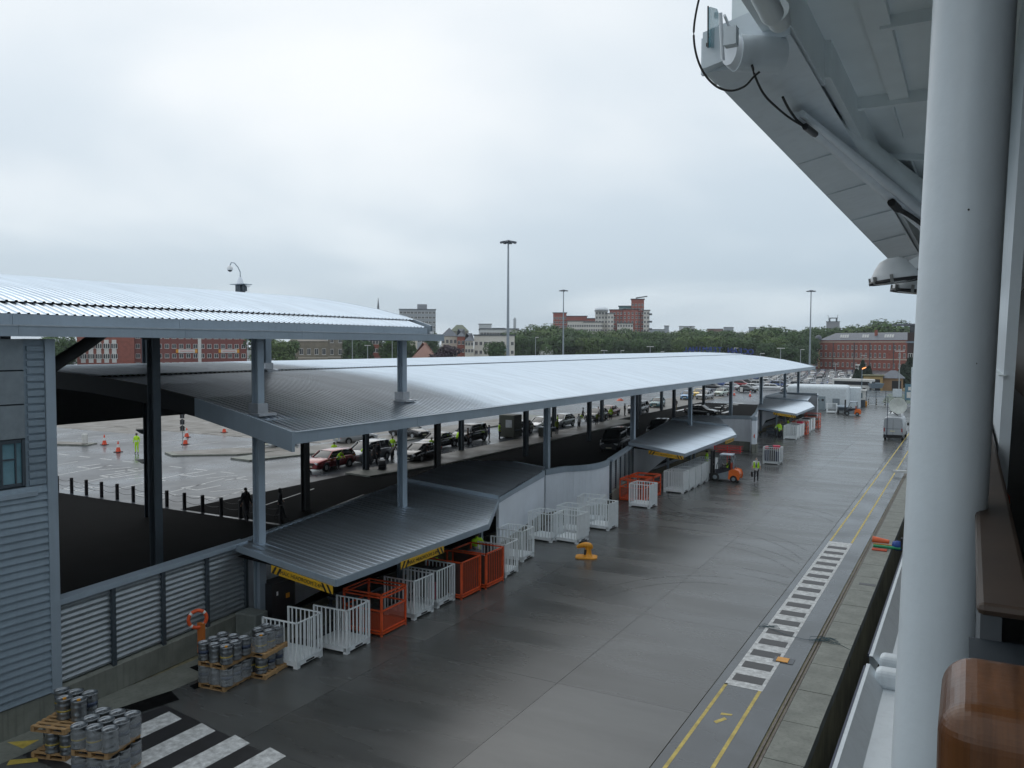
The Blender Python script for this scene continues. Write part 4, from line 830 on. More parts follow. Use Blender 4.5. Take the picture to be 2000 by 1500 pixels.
# conveyor benches and baggage belts in the dark under the canopies
for i, (x, y, l_) in enumerate(((-20.7, 25.0, 'grey roller bench in the shade under the nearest canopy'), (-20.2, 99.4, 'grey roller bench inside the third canopy'))):
    o = thing('roller_bench', l_, 'bench', (x, y, 0))
    obj('top', MB().bb(-0.5, 0.5, -1.2, 1.2, 0.8, 0.9), clad_dk, o)
    for sx in (-0.42, 0.42):
        for sy in (-1.1, 0, 1.1): obj('leg', MB().bb(sx-0.04, sx+0.04, sy-0.04, sy+0.04, 0, 0.8), clad_dk, o)
    obj('side_board', MB().bb(-0.5, 0.5, -1.22, -1.2, 0.35, 0.6), clad_dk, o)
# yellow mooring bollard
o = thing('mooring_bollard', 'yellow painted mooring bollard with worn paint on the quay', 'bollard', (-16.4, 37.2, 0), 0.35); o.scale = (0.86,)*3
bevel(obj('base_plate', MB().prism([(-0.62, -0.3), (-0.45, -0.45), (0.45, -0.45), (0.62, -0.3), (0.62, 0.3), (0.45, 0.45), (-0.45, 0.45), (-0.62, 0.3)], 0, 0.08), yellow_p, o), 0.02)
obj('stem', MB().lathe([(0.34, 0.08), (0.27, 0.13), (0.20, 0.25), (0.18, 0.42), (0.18, 0.62)], (0.10, 0, 0), 20), yellow_p, o)
obj('horn', MB().tube(bez([(0.30, 0, 0.52), (0.18, 0, 0.78), (-0.15, 0, 0.80), (-0.55, 0, 0.58)], 10), [0.08, 0.15, 0.18, 0.19, 0.18, 0.17, 0.16, 0.15, 0.13, 0.11, 0.08], 14), yellow_p, o)
obj('worn_patch', MB().box((-0.05, -0.17, 0.35), (0.16, 0.03, 0.3), 0.4), M('worn_black', (0.03, 0.03, 0.03), 0.7), o)
# quay edge things
o = thing('fender_bundle', 'orange and green rolled gear lying on the quay edge', 'gear', (-3.85, 46.6, 0.02))
obj('orange_roll', MB().cyl((-0.45, 0.15, 0.38), (0.35, 0.1, 0.34), 0.17, 0.1, 14), M('orange_fabric', (0.8, 0.16, 0.06), 0.5), o)
obj('yellow_strap', MB().beam((-0.4, 0.0, 0.17), (0.9, 0.0, 0.17), 0.1, 0.07), M('amber', (0.7, 0.30, 0.03), 0.5), o)
obj('green_roll', MB().cyl((-0.38, -0.2, 0.12), (0.9, -0.2, 0.12), 0.08, n=10), M('green_fabric', (0.02, 0.30, 0.13), 0.5), o)
obj('red_mat', MB().bb(-0.4, 0.3, -0.75, -0.35, 0, 0.05), M('red_cloth', (0.5, 0.07, 0.03), 0.7), o)
obj('blue_bag', MB().lathe([(0, -0.25), (0.2, -0.2), (0.28, 0), (0.24, 0.2), (0, 0.28)], (0.75, 0, 0.2), 14), M('blue_fabric', (0.02, 0.07, 0.3), 0.6), o)
for (lbl, x, y) in (('tangled dark mooring line with a blue end on the quay edge by the ladder marking', -4.2, 31.0),):
    pts = [(-6.6, 31.3, 0.02)]+[(-6.5+0.35*cos(t*1.9)+t*0.04, 31.35+0.25*sin(t*2.3), 0.03) for t in range(9)]+[(-5.6, 30.7, 0.03), (-5.0, 30.55, 0.03)]
    pts += [(-4.55+0.02*t+0.38*cos(t*1.25), 30.8+0.32*sin(t*1.45), 0.04+0.01*(t % 3)) for t in range(26)]+[(-3.7, 30.55, 0.03), (-3.42, 30.3, 0.02), (-3.40, 30.1, -0.5)]
    b = MB().tube(bez(pts[:1]*2, 1) if False else pts, 0.008, 5); o = obj('mooring_line', b, M('dark_rope', (0.04, 0.09, 0.11), 0.8)); tag(o, lbl, 'rope')
o = thing('manhole_cover', 'orange painted square cover at the end of the ladder marking', 'cover', (-5.25, 28.2, 0))
obj('surround', MB().bb(-0.3, 0.35, -0.26, 0.26, 0.0095, 0.013), asphalt, o); obj('plate', MB().bb(-0.2, 0.18, -0.2, 0.2, 0.013, 0.03), yellow_p, o)
o = thing('edge_recess_plate', 'black notch plate set in the quay edge', 'plate', (-3.75, 39.1, 0)); obj('plate', MB().bb(-0.35, 0.33, -0.16, 0.16, -0.02, 0.02), black_p, o)
paint('orange_symbol_marking', [[(-6.05, 22.6), (-5.95, 22.5), (-5.75, 22.9), (-5.85, 23.0)], [(-6.0, 23.1), (-5.7, 23.2), (-5.7, 23.3), (-6.0, 23.25)]], yellow_line)
o = thing('quay_beam', 'short white beam sticking out over the quay edge', 'beam', (-4.75, 73.6, 0)); obj('beam', MB().bb(-0.6, 1.4, -0.12, 0.12, 0.25, 0.45), white_paint, o); obj('foot', MB().bb(0.5, 0.7, -0.1, 0.1, 0, 0.25), white_paint, o)
# ================================================================ FAR BUILDINGS
win_std = MB().bb(-0.5, 0.5, -0.04, 0.05, 0, 1, 1).bb(-0.5, -0.42, -0.10, 0.05, 0, 1, 0).bb(0.42, 0.5, -0.10, 0.05, 0, 1, 0).bb(-0.5, 0.5, -0.10, 0.05, 0.93, 1, 0).bb(-0.56, 0.56, -0.16, 0.05, -0.08, 0.02, 0).bb(-0.04, 0.04, -0.10, 0.05, 0, 1, 0)
w_frame = M('window_frame_white', (0.62, 0.62, 0.6), 0.5)
w_pane = M('window_pane_dark', (0.03, 0.035, 0.04), 0.1, spec=0.8)
WM = win_std.mesh('window', [w_frame, w_pane])
def block(label, cat, px0, px1, D0, ztop, wall, wins=None, name='building', D1=None, depth=14, roof=None, z0=-0.3, group=None, roofz=None, band=None, wall_part='wall'):
    """building whose face runs between two bearings; wins = (rows z list, cols, width, height)"""
    a = Vector((*AT(px0, D0), 0)); b_ = Vector((*AT(px1, D1 or D0), 0)); d = b_-a; L = d.length; rz = atan2(d.y, d.x)
    o = thing(name, label, cat, a, rz, group)
    obj(wall_part, MB().bb(0, L, 0, depth, z0, ztop), wall, o)
    if roof == 'flat': obj('roof', MB().bb(-0.5, L+0.5, -0.5, depth+0.5, ztop, ztop+0.45), clad_dk, o)
    elif roof:
        h = roofz or 3.5; obj('roof', MB().add([(-0.4, -0.4, ztop), (L+0.4, -0.4, ztop), (L+0.4, depth+0.4, ztop), (-0.4, depth+0.4, ztop), (h*0.9, depth/2, ztop+h), (L-h*0.9, depth/2, ztop+h)], [(0, 1, 5, 4), (1, 2, 5), (2, 3, 4, 5), (3, 0, 4)]), roof, o)
    if wins:
        rows, cols, ww, wh = wins
        for z in rows:
            for i in range(cols):
                w_ = obj('window', WM, [], o, ((i+0.5)*L/cols, 0, z)); w_.scale = (ww, 1, wh)
    if band:
        for z in band: obj('string_course', MB().bb(-0.05, L+0.05, -0.12, 0, z, z+0.4), M('pale_stone_band', (0.5, 0.46, 0.38), 0.8), o)
    return o, L
# left, behind the car park
o, L = block('red brick block with white panelled bays behind the left car park', 'building', 150, 262, 330, 17.5, brick_r, name='office_building', roof='flat')
for i in range(5):
    x = 1.2+i*(L-6)/5
    obj('white_panel', MB().bb(x, x+(L-6)/5-1.0, -0.25, 0, 3.4, 11.6), w_frame, o)
    for z in (4.9, 8.6):
        for k_ in (0.25, 0.75): w_ = obj('window', WM, [], o, (x+((L-6)/5-1.0)*k_, -0.27, z)); w_.scale = (1.35, 1, 1.7)
for i in range(4): w_ = obj('window', WM, [], o, (2.5+i*5.0, -0.05, 13.5)); w_.scale = (3.6, 1, 1.5)
o, L = block('long red brick block with white window sills and two yellow ended banners', 'building', 262, 482, 335, 18.5, M('bright_red_brick', (0.20, 0.065, 0.055), 0.85, var=0.15), ((1.8, 5.0, 8.6, 12.2, 15.6), 16, 1.5, 1.6), name='brick_building', roof='flat')
obj('stair_panel', MB().bb(L*0.555, L*0.585, -0.35, -0.05, 3.2, 16), w_frame, o)
for x0, x1 in ((0.36, 0.55), (0.74, 0.93)):
    bn = obj('banner', MB().bb(L*x0, L*x1, -0.3, -0.2, 6.9, 8.2), w_frame, o)
    for xx in (x0, x1-0.022): obj('yellow_end', MB().bb(L*xx, L*(xx+0.022), -0.34, -0.3, 6.9, 8.2), yellow_p, bn)
    obj('red_print', MB().bb(L*(x0+0.035), L*(x1-0.035), -0.33, -0.3, 7.4, 7.7), M('faded_red_print', (0.6, 0.25, 0.24), 0.7), bn)
o, L = block('old grey stone wall building with small windows behind the posts', 'building', 566, 640, 345, 11.5, stone_m, ((6.2,), 5, 1.5, 2.4), name='stone_building', roof=M('stone_slab_roof', (0.25, 0.23, 0.2), 0.8), band=(4.6,), roofz=3)
o, L = block('taller stone building with a mixed stone front beside the old wall', 'building', 640, 705, 345, 15.5, M('stone_grey', (0.20, 0.18, 0.145), 0.9, var=0.3, scale=0.6), ((6.2, 11.0), 4, 1.3, 2.2), name='stone_building', band=(4.9,), roof='flat')
block('small dark red roofed hut in front of the stone building', 'hut', 556, 590, 300, 3.2, brick_r, name='brick_hut', roof=tile_r, roofz=3, depth=8)
o, L = block('brick house between the trees left of the canopy end post', 'house', 722, 745, 360, 13, brick_r, ((3, 7, 10.5), 4, 1.2, 1.6), name='brick_house', roof=slate)
block('low house with a broad brown tiled roof above the white canopy', 'house', 806, 852, 300, 5.6, cream, name='tiled_house', roof=tile_r, roofz=5.5, depth=16)
block('cream rendered gable house left of the dark purple tree', 'house', 800, 815, 350, 12.5, cream, ((7.5,), 2, 1.0, 1.5), name='rendered_house', roof=slate, depth=9)
block('cream house with tall narrow windows above the purple tree', 'house', 862, 893, 380, 14.2, cream, ((4, 7.6, 11.0), 4, 1.2, 1.7), name='rendered_house', roof=slate, depth=10, roofz=4)
block('red and cream terrace house beside the white block', 'house', 893, 908, 370, 14.0, brick_r, ((3.5, 7, 10.5), 2, 1.2, 1.6), name='brick_house', roof=slate, depth=10)
block('cream gabled terrace next to the white block', 'house', 908, 925, 365, 12.0, cream, ((3.5, 7, 10), 3, 1.0, 1.5), name='rendered_house', roof=slate, depth=10)
block('broad white block with three rows of small dark windows', 'building', 926, 1005, 380, 14.6, M('white_render', (0.68, 0.66, 0.60), 0.8, streak=0.1), ((2.5, 6.2, 10.2), 9, 1.3, 1.6), name='white_building', roof='flat')
block('second white block stepped back above the broad one', 'building', 938, 1012, 460, 19.0, M('white_render2', (0.6, 0.62, 0.62), 0.8), ((15.6,), 12, 2.0, 1.6), name='white_building', roof='flat')
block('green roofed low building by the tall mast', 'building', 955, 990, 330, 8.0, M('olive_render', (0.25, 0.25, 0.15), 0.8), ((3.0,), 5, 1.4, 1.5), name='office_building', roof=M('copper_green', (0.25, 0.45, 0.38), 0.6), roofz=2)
block('grey concrete tower block on the skyline left of centre', 'tower block', 780, 851, 700, 39.5, M('tower_grey', (0.30, 0.33, 0.36), 0.7), tuple([(12, 16, 20, 24, 28, 32, 36), 10, 2.6, 1.7]), name='tower_block', roof='flat')
block('plant room on top of the skyline tower block', 'plant room', 815, 834, 702, 44.0, M('tower_grey2', (0.24, 0.26, 0.29), 0.7), name='plant_room', z0=40, depth=10)
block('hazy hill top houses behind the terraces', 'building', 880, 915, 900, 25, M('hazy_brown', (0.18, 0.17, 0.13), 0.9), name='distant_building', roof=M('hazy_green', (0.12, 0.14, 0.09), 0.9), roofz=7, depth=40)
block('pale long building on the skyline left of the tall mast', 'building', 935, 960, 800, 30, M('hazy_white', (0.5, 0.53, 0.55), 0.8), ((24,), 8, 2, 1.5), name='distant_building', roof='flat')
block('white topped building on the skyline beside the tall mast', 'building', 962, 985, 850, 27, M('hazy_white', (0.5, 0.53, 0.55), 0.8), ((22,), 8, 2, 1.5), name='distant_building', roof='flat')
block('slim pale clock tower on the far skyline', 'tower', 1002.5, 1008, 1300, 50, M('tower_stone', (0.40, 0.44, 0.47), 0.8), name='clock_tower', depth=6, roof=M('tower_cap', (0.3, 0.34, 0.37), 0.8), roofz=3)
# spire
sx_, sy_ = AT(739, 900); o = thing('church_spire', 'thin dark church spire on the skyline above the upper roof', 'spire', (sx_, sy_, 0))
obj('tower', MB().bb(-3, 3, -3, 3, 0, 30), slate, o); obj('spire', MB().cyl((0, 0, 30), (0, 0, 60), 3.0, 0.15, 8), slate, o)
# red brick and white high rise complex
R1 = M('highrise_red', (0.30, 0.085, 0.06), 0.8, var=0.12); R2 = M('highrise_white', (0.62, 0.60, 0.56), 0.8); R3 = M('highrise_teal', (0.05, 0.14, 0.15), 0.25)
hr = [(1080, 1106, 618, 611, R1, 5, 'left brick wing of the high rise complex'), (1106, 1146, 612, 617.5, R1, 9, 'long brick wing behind the cream one of the high rise complex'), (1108, 1140, 596, 627, R2, 7, 'low cream front of the high rise complex'), (1146, 1176, 608, 622, R1, 6, 'brick wing with dark roof right of the long wing'), (1140, 1176, 594, 629, R2, 8, 'low white front with small windows'),
      (1162, 1186, 604, 607, R2, 4, 'round cornered cream tower with a pale cap'), (1186, 1198, 600, 612, R2, 2, 'narrow white balcony tower'), (1190, 1216, 606, 605, R1, 4, 'brick block left of the teal glass'), (1208, 1234, 612, 598, R3, 6, 'teal glass penthouse block'), (1205, 1236, 592, 631, R2, 6, 'low white block in front of the brick tower'),
      (1216, 1246, 604, 604, R1, 4, 'brick block under the teal glass'), (1232, 1257, 608, 584.5, R1, 4, 'tallest brick tower with a dark overhanging roof'), (1256, 1268, 604, 606, R2, 2, 'white end tower with balconies')]
for px0, px1, D, yt, m, cols, lb_ in hr:
    zt = ZAT(yt, D); rows = tuple(z for z in [14+3.1*i for i in range(12)] if z < zt-2.2)
    tb_, tl_ = block(lb_, 'apartment block', px0, px1, D, zt, m, (rows, cols, 1.3, 1.6), name='apartment_block', roof='flat', depth=12, group='apartment blocks of the high rise complex')
    if 'tallest' in lb_: obj('roof_blade', MB().beam((tl_*0.35, 2, zt+1.0), (tl_*1.25, 2, zt+2.2), 6, 0.5), clad_dk, tb_)

cx_, cy_ = AT(1174, 603); o = thing('dome_cap', 'pale shallow dome on the cream tower', 'roof', (cx_, cy_, 0)); obj('dome', MB().lathe([(5.0, 35.8), (4.6, 36.8), (3.0, 37.9), (0, 38.4)], n=24), M('dome_white', (0.7, 0.75, 0.8), 0.5), o)
for i in range(4):
    z = 16+i*5.3; bx, by = AT(1269.5, 602); o = thing('balcony', '%s balcony on the white end tower, counted from the ground' % ordn[i], 'balcony', (bx, by, 0), radians(25), 'balconies of the white end tower'); obj('slab', MB().bb(-1.2, 1.2, -1, 1, z, z+0.3).bb(-1.2, 1.2, -1, -0.9, z+0.3, z+1.3), clad_dk, o)
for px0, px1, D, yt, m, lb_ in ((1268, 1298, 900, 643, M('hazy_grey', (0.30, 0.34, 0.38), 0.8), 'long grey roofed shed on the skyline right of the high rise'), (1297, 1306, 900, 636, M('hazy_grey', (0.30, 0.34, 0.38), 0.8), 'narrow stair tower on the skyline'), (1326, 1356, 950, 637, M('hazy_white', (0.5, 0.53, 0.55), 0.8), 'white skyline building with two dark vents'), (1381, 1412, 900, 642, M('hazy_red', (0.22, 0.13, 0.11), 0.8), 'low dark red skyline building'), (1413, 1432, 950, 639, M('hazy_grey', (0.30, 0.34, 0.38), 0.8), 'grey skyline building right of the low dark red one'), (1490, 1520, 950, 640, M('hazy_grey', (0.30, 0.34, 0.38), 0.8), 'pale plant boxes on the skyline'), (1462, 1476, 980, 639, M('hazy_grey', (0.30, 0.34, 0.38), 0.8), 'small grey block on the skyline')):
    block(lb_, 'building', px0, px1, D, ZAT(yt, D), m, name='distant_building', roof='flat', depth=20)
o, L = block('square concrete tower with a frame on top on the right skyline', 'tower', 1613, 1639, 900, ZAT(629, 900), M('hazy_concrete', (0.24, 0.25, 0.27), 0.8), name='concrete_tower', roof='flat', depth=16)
zt = ZAT(629, 900); obj('roof_frame', MB().bb(L*0.2, L*0.3, 0, 5, zt, zt+4).bb(L*0.7, L*0.8, 0, 5, zt, zt+4).bb(L*0.2, L*0.8, 0, 5, zt+3.4, zt+4.2).beam((L*0.2, 0, zt), (L*0.1, 0, zt+7), 0.4, 0.4).beam((L*0.8, 0, zt), (L*0.85, 0, zt+7), 0.4, 0.4), clad_dk, o)
# long red brick building at the right
o, L = block('long red brick three storey building with slate roof behind the right car park', 'building', 1601, 1772, 410, 13.1, brick_r, None, name='brick_warehouse', D1=386, roof=slate, roofz=3.4, band=(4.6, 12.1), depth=15)
for r_, z in enumerate((1.2, 5.6, 9.0)):
    for i in range(19):
        if random.random() < 0.04: continue
        w_ = obj('window', WM, [], o, ((i+0.5)*L/19+random.uniform(-0.2, 0.2), 0, z)); w_.scale = (0.95, 1, 1.9)
for f in (0.17, 0.42, 0.6, 0.86): obj('downpipe', MB().bb(L*f-0.12, L*f+0.12, -0.25, 0, 0, 12), clad_dk, o)
for f, n in ((0.21, 4), (0.47, 3), (0.72, 4)):
    for i in range(n): obj('roof_light', MB().add([(L*f+i*1.15, 2.2, 14.3), (L*f+i*1.15+0.9, 2.2, 14.3), (L*f+i*1.15+0.9, 2.7, 15.6), (L*f+i*1.15, 2.7, 15.6)], [(0, 1, 2, 3)]), w_frame, o)
obj('chimney', MB().bb(L*0.585, L*0.605, 4, 5, 13, 17.6), brick_r, o)
o2, L2 = block('brick corner pavilion with cream quoins at the left end of the brick building', 'building', 1588, 1601, 408, 13.0, brick_r, ((1.2, 5.6, 9.0), 1, 1.4, 2.2), name='corner_pavilion', roof='flat', depth=14)
for x in (-0.1, L2-0.5):
    for k_ in range(16): obj('quoin', MB().bb(x, x+0.7, -0.18, 0.3, 0.2+k_*0.8, 0.65+k_*0.8), M('cream_quoin', (0.52, 0.42, 0.24), 0.8), o2)
obj('pediment', MB().bb(-0.2, L2+0.2, -0.3, 1, 12.4, 13.3), M('cream_quoin', (0.52, 0.42, 0.24), 0.8), o2); obj('turret', MB().lathe([(1.4, 13.3), (1.5, 14.2), (0.9, 15.2), (0, 15.6)], (L2-0.6, 1.2, 0), 12), slate, o2)
o, L = block('dark modern building with a wide flat roof at the right end', 'building', 1772, 1860, 300, 15.0, M('dark_brown_brick', (0.05, 0.03, 0.028), 0.7), ((2, 6), 6, 1.8, 2.2), name='dark_building', D1=290, depth=20)
obj('roof', MB().bb(-3.5, L+2, -3, 22, 17.2, 17.7), slate, o); obj('glass_storey', MB().bb(0.5, L-0.5, 0.4, 19, 15, 17.2), glass_dk, o); obj('ledge', MB().bb(-0.3, L, -0.4, 20, 11.6, 12.1), clad, o)
px_, py_ = G(1788, 824); o = thing('pale_service_tower', 'pale tall box standing on the quay right beside the ship pillar', 'tower', (px_, py_, 0)); bevel(obj('shell', MB().bb(-0.7, 2.0, 0, 3, 0, 7.6), M('pale_box', (0.5, 0.56, 0.60), 0.4), o), 0.1)
# yellow brick garages
o, L = block('yellow brick garage with two dark openings beyond the gate', 'garage', 1688, 1726, 213, 3.4, M('yellow_brick', (0.42, 0.30, 0.13), 0.8), name='brick_garage', depth=7, D1=213)
obj('door_opening', MB().bb(0.8, L*0.45, -0.06, 0.1, 0, 2.7), black_p, o); obj('door_opening', MB().bb(L*0.52, L-0.6, -0.06, 0.1, 0, 2.7), black_p, o); obj('roof', MB().bb(-0.3, L+0.3, -0.3, 7, 3.4, 3.6), M('mossy_roof', (0.12, 0.12, 0.06), 0.9), o)
o, L = block('low brick shed with a slate roof beside the yellow garage', 'shed', 1726, 1766, 216, 2.9, M('tan_brick', (0.30, 0.20, 0.12), 0.8), name='brick_shed', depth=7, roof=slate, roofz=1.8)
obj('door_opening', MB().bb(L*0.45, L*0.9, -0.06, 0.1, 0, 2.3), black_p, o)
# white hut, kiosk, gate
hutm = M('hut_white', (0.60, 0.66, 0.70), 0.45)
o = thing('white_cabin_building', 'low white flat building with a rounded roof edge beyond the third canopy', 'building', (-27.0, 143.5, 0), 0.06)
bevel(obj('wall', MB().bb(0, 9.4, 0, 7.5, 0, 3.9), hutm, o), 0.45, 3); obj('door', MB().bb(4.6, 6.1, -0.05, 0.05, 0, 2.2), M('door_grey', (0.25, 0.31, 0.35), 0.5), o); obj('door', MB().bb(7.2, 8.3, -0.05, 0.05, 0.4, 1.9), M('door_grey2', (0.2, 0.24, 0.27), 0.5), o)
for x in (4.95, 5.7): obj('porthole', MB().cyl((x, -0.09, 1.6), (x, -0.05, 1.6), 0.2, n=16), black_p, o)
obj('skirting', MB().bb(-0.03, 9.43, -0.03, 7.5, 0, 0.12), clad_dk, o)
o = thing('corner_cabin', 'white cabin extension right of the rounded white building', 'building', (-18.6, 150.5, 0), 0.06); obj('wall', MB().bb(0, 2.2, 0, 5, 0, 3.4), hutm, o)
o = thing('gate_kiosk', 'small white gate kiosk with a window and dark base', 'kiosk', (-17.9, 154.5, 0), 0.05)
obj('base', MB().bb(0, 1.9, 0, 2, 0, 1.2), clad_dk, o); obj('wall', MB().bb(0.03, 1.87, 0.03, 1.97, 1.2, 2.7), w_frame, o); obj('roof', MB().bb(-0.15, 2.05, -0.15, 2.15, 2.7, 2.9), w_frame, o); obj('window', MB().bb(0.4, 1.5, -0.02, 0.05, 1.5, 2.4), M('kiosk_glass', (0.15, 0.2, 0.22), 0.1), o)
o = thing('gate_fence', 'grey steel gate fence with thin rails across the far quay road', 'fence', (-16.4, 160.5, 0), -0.03)
for i in range(8): obj('post', MB().bb(i*1.6-0.04, i*1.6+0.04, -0.04, 0.04, 0, 2.6), clad_dk, o)
for z in (0.15, 1.5, 2.5): obj('rail', MB().bb(0, 11.2, -0.025, 0.025, z, z+0.06), clad, o)
obj('mesh_infill', MB().bb(0, 11.2, -0.01, 0.01, 0.2, 2.5), M('fence_mesh', (0.5, 0.55, 0.58), 0.6, alpha=0.35), o)
obj('sign_panel', MB().bb(4.3, 5.8, -0.06, -0.03, 1.6, 3.0), hutm, o)
for i, x in enumerate((-15.7, -14.4, -13.1)):
    o = thing('striped_bollard', '%s black and white striped bollard in front of the far gate' % ordn[i], 'bollard', (x, 157.5, 0), 0, 'striped bollards at the gate')
    for k_ in range(6): obj('stripe', MB().cyl((0, 0, k_*0.2), (0, 0, k_*0.2+0.2), 0.09, n=10), black_p if k_ % 2 else w_frame, o)
o = thing('yellow_grit_bin', 'yellow grit bin beside the gate kiosk', 'bin', (-16.3, 156.6, 0)); bevel(obj('body', MB().prism([(-0.5, -0.3), (0.5, -0.3), (0.4, 0.3), (-0.4, 0.3)], 0, 0.9), yellow_p, o), 0.08)
o = thing('blue_sign_board', 'blue and white sign board on posts by the quay edge road', 'sign', (-8.9, 158, 0)); obj('panel', MB().bb(-1.1, 1.1, -0.05, 0.05, 1.2, 4.0), M('sign_blue_grey', (0.10, 0.2, 0.26), 0.5), o); obj('white_panel', MB().bb(-0.8, 0.9, -0.08, -0.05, 1.6, 2.6).bb(-0.6, 0.7, -0.08, -0.05, 2.9, 3.5), w_frame, o)
for x in (-0.9, 0.9): obj('leg', MB().bb(x-0.06, x+0.06, -0.05, 0.05, 0, 1.2), clad_dk, o)
o = thing('flat_trailer', 'flat grey baggage trailer parked in front of the white building', 'trailer', (-17.7, 139.5, 0), 0.2)
obj('deck', MB().bb(-0.8, 0.8, -2, 2, 0.9, 1.05), clad, o); obj('side', MB().bb(-0.75, 0.75, -1.95, 1.95, 0.45, 0.9), clad_dk, o)
for x in (-0.7, 0.7):
    for y in (-1.4, 1.4): obj('wheel', MB().cyl((x-0.08, y, 0.25), (x+0.08, y, 0.25), 0.25, n=14), rubber, o)
struct('grass_verge', MB().quad((-14.5, 168, 0.01), (-8, 168, 0.01), (-8, 200, 0.01), (-16, 200, 0.01)), M('grass_green', (0.09, 0.12, 0.04), 0.9))
struct('far_road', MB().quad((-30, 166, 0.006), (-8, 166, 0.006), (-8, 212, 0.006), (-40, 212, 0.006)), asphalt)

# ================================================================ MASTS AND LAMP POSTS
def tall_mast(label, px, D, yt, yb=700):
    x, y = AT(px, D); H_ = ZAT(yt, D); o = thing('light_mast', label, 'light mast', (x, y, 0), 0, 'tall floodlight masts')
    obj('pole', MB().cyl((0, 0, 0), (0, 0, H_), 0.34, 0.14, 12), M('mast_grey', (0.30, 0.34, 0.38), 0.45, 0.5), o)
    obj('head_ring', MB().cyl((0, 0, H_-0.5), (0, 0, H_+0.1), 0.5, 0.35, 12), clad, o)
    for k_ in range(8):
        a = k_*pi/4+0.2; obj('floodlight', MB().beam((0.4*cos(a), 0.4*sin(a), H_-0.1), (1.5*cos(a), 1.5*sin(a), H_-0.35), 0.55, 0.25), M('lamp_grey', (0.14, 0.16, 0.19), 0.5), o)
tall_mast('tallest floodlight mast rising above the canopy near the centre', 992, 150, 470)
tall_mast('floodlight mast in front of the left wing of the high rise', 1100, 280, 566)
tall_mast('floodlight mast left of the long red brick building', 1582, 290, 571)
def lamp_post(label, px, D, yt, kind=0):
    x, y = AT(px, D); H_ = ZAT(yt, D); o = thing('lamp_post', label, 'lamp post', (x, y, 0), 0, 'lamp posts around the car park')
    obj('pole', MB().cyl((0, 0, 0), (0, 0, H_), 0.12, 0.07, 8), M('post_grey', (0.4, 0.43, 0.45), 0.5, 0.4), o)
    for s_ in (-1, 1) if kind else (1,): obj('lamp_head', MB().bb(min(0, s_*0.9), max(0, s_*0.9), -0.2, 0.2, H_-0.05, H_+0.12), w_frame, o)
for l_, px, D, yt, k_ in (('lamp post left of the stone building', 509, 250, 672, 0), ('thin lamp post in front of the stone buildings', 688, 250, 662, 0), ('short lamp post by the trees at the stone building', 718, 230, 676, 1), ('lamp post between the trees left of the end post', 766, 250, 645, 0), ('lamp post left of the white gate arches', 1046, 240, 659, 0), ('short lamp post below the high rise', 1180, 230, 684, 1), ('short lamp post right of the first one below the high rise', 1213, 240, 684, 0), ('double lamp post below the white end tower', 1270, 220, 676, 1), ('short lamp post right of the double one', 1291, 230, 686, 0), ('lamp post behind the blue roof letters', 1434, 200, 678, 0), ('double lamp post right of the blue letters', 1525, 210, 678, 1), ('short dark post at the far end of the canopy roof', 1485, 190, 688, 0), ('lamp post with a sideways head before the dark trees', 1564, 230, 680, 0), ('tall lamp post in front of the red brick building', 1758, 190, 682, 1), ('white bracket lamp against the red brick building, left', 1633, 300, 706, 1), ('white bracket lamp above the dark conifer', 1688, 300, 690, 1), ('white pole at the right end of the red banner building', 484, 200, 650, 0)): lamp_post(l_, px, D, yt, k_)
x, y = AT(1685, 205); o = thing('sodium_lamp_post', 'lamp post with a lit orange lamp beside the dark conifer', 'lamp post', (x, y, 0)); H_ = ZAT(714, 205)
obj('pole', MB().cyl((0, 0, 0), (0, 0, H_), 0.1, 0.07, 8), clad, o); obj('lamp_head', MB().beam((0, 0, H_), (0.8, 0, H_+0.35), 0.35, 0.22), M('lit_orange', (0.9, 0.3, 0.1), 0.5, emit=(1.0, 0.32, 0.1, 2.0)), o)

# ================================================================ TREES
def crown_mesh(name, m, n, rx, rz_, zc, seed, lump=0.35, cone=False, q=0.5):
    r = random.Random(seed); b = MB(); blobs = []
    if cone:
        blobs = [(0, 0, zc-rz_+rz_*2*k_/8, rx*(1-k_/8.5), rz_*0.3) for k_ in range(8)]
    else:
        for k_ in range(9):
            a = r.random()*2*pi; d = rx*r.uniform(0.2, 0.62); blobs.append((d*cos(a), d*sin(a), zc+r.uniform(-0.55, 0.55)*rz_, rx*r.uniform(0.35, 0.6), rz_*r.uniform(0.32, 0.5)))
        blobs.append((0, 0, zc, rx*0.6, rz_*0.75))
    for i in range(n):
        bx_, by_, bz_, br, bh = r.choice(blobs); u = r.uniform(-1, 1); a = r.random()*2*pi; s_ = sqrt(1-u*u); rad = r.uniform(0.72, 1.06)
        c_ = Vector((bx_+br*s_*cos(a)*rad, by_+br*s_*sin(a)*rad, bz_+bh*u*rad)); sz = q*r.uniform(0.55, 1.3)
        nx = Vector((s_*cos(a)+r.uniform(-.6, .6), s_*sin(a)+r.uniform(-.6, .6), u+r.uniform(-.2, .9))).normalized(); t1 = nx.orthogonal().normalized(); t2 = nx.cross(t1)
        th = r.random()*pi; t1, t2 = t1*cos(th)+t2*sin(th), t2*cos(th)-t1*sin(th)
        b.add([c_+t1*sz, c_+t2*sz*0.7, c_-t1*sz*0.9, c_-t2*sz*0.75], [(0, 1, 2, 3)])
    return b.mesh(name, m)
def trunk_mesh(h, r0, seed):
    r = random.Random(seed); b = MB().cyl((0, 0, 0), (0, 0, h), r0, r0*0.5, 7)
    for k_ in range(5):
        a = r.random()*6.28; z = h*r.uniform(0.4, 0.8); b.cyl((0, 0, z), (cos(a)*h*0.35, sin(a)*h*0.35, z+h*0.4), r0*0.4, r0*0.12, 5)
    return b.mesh('trunk', bark)
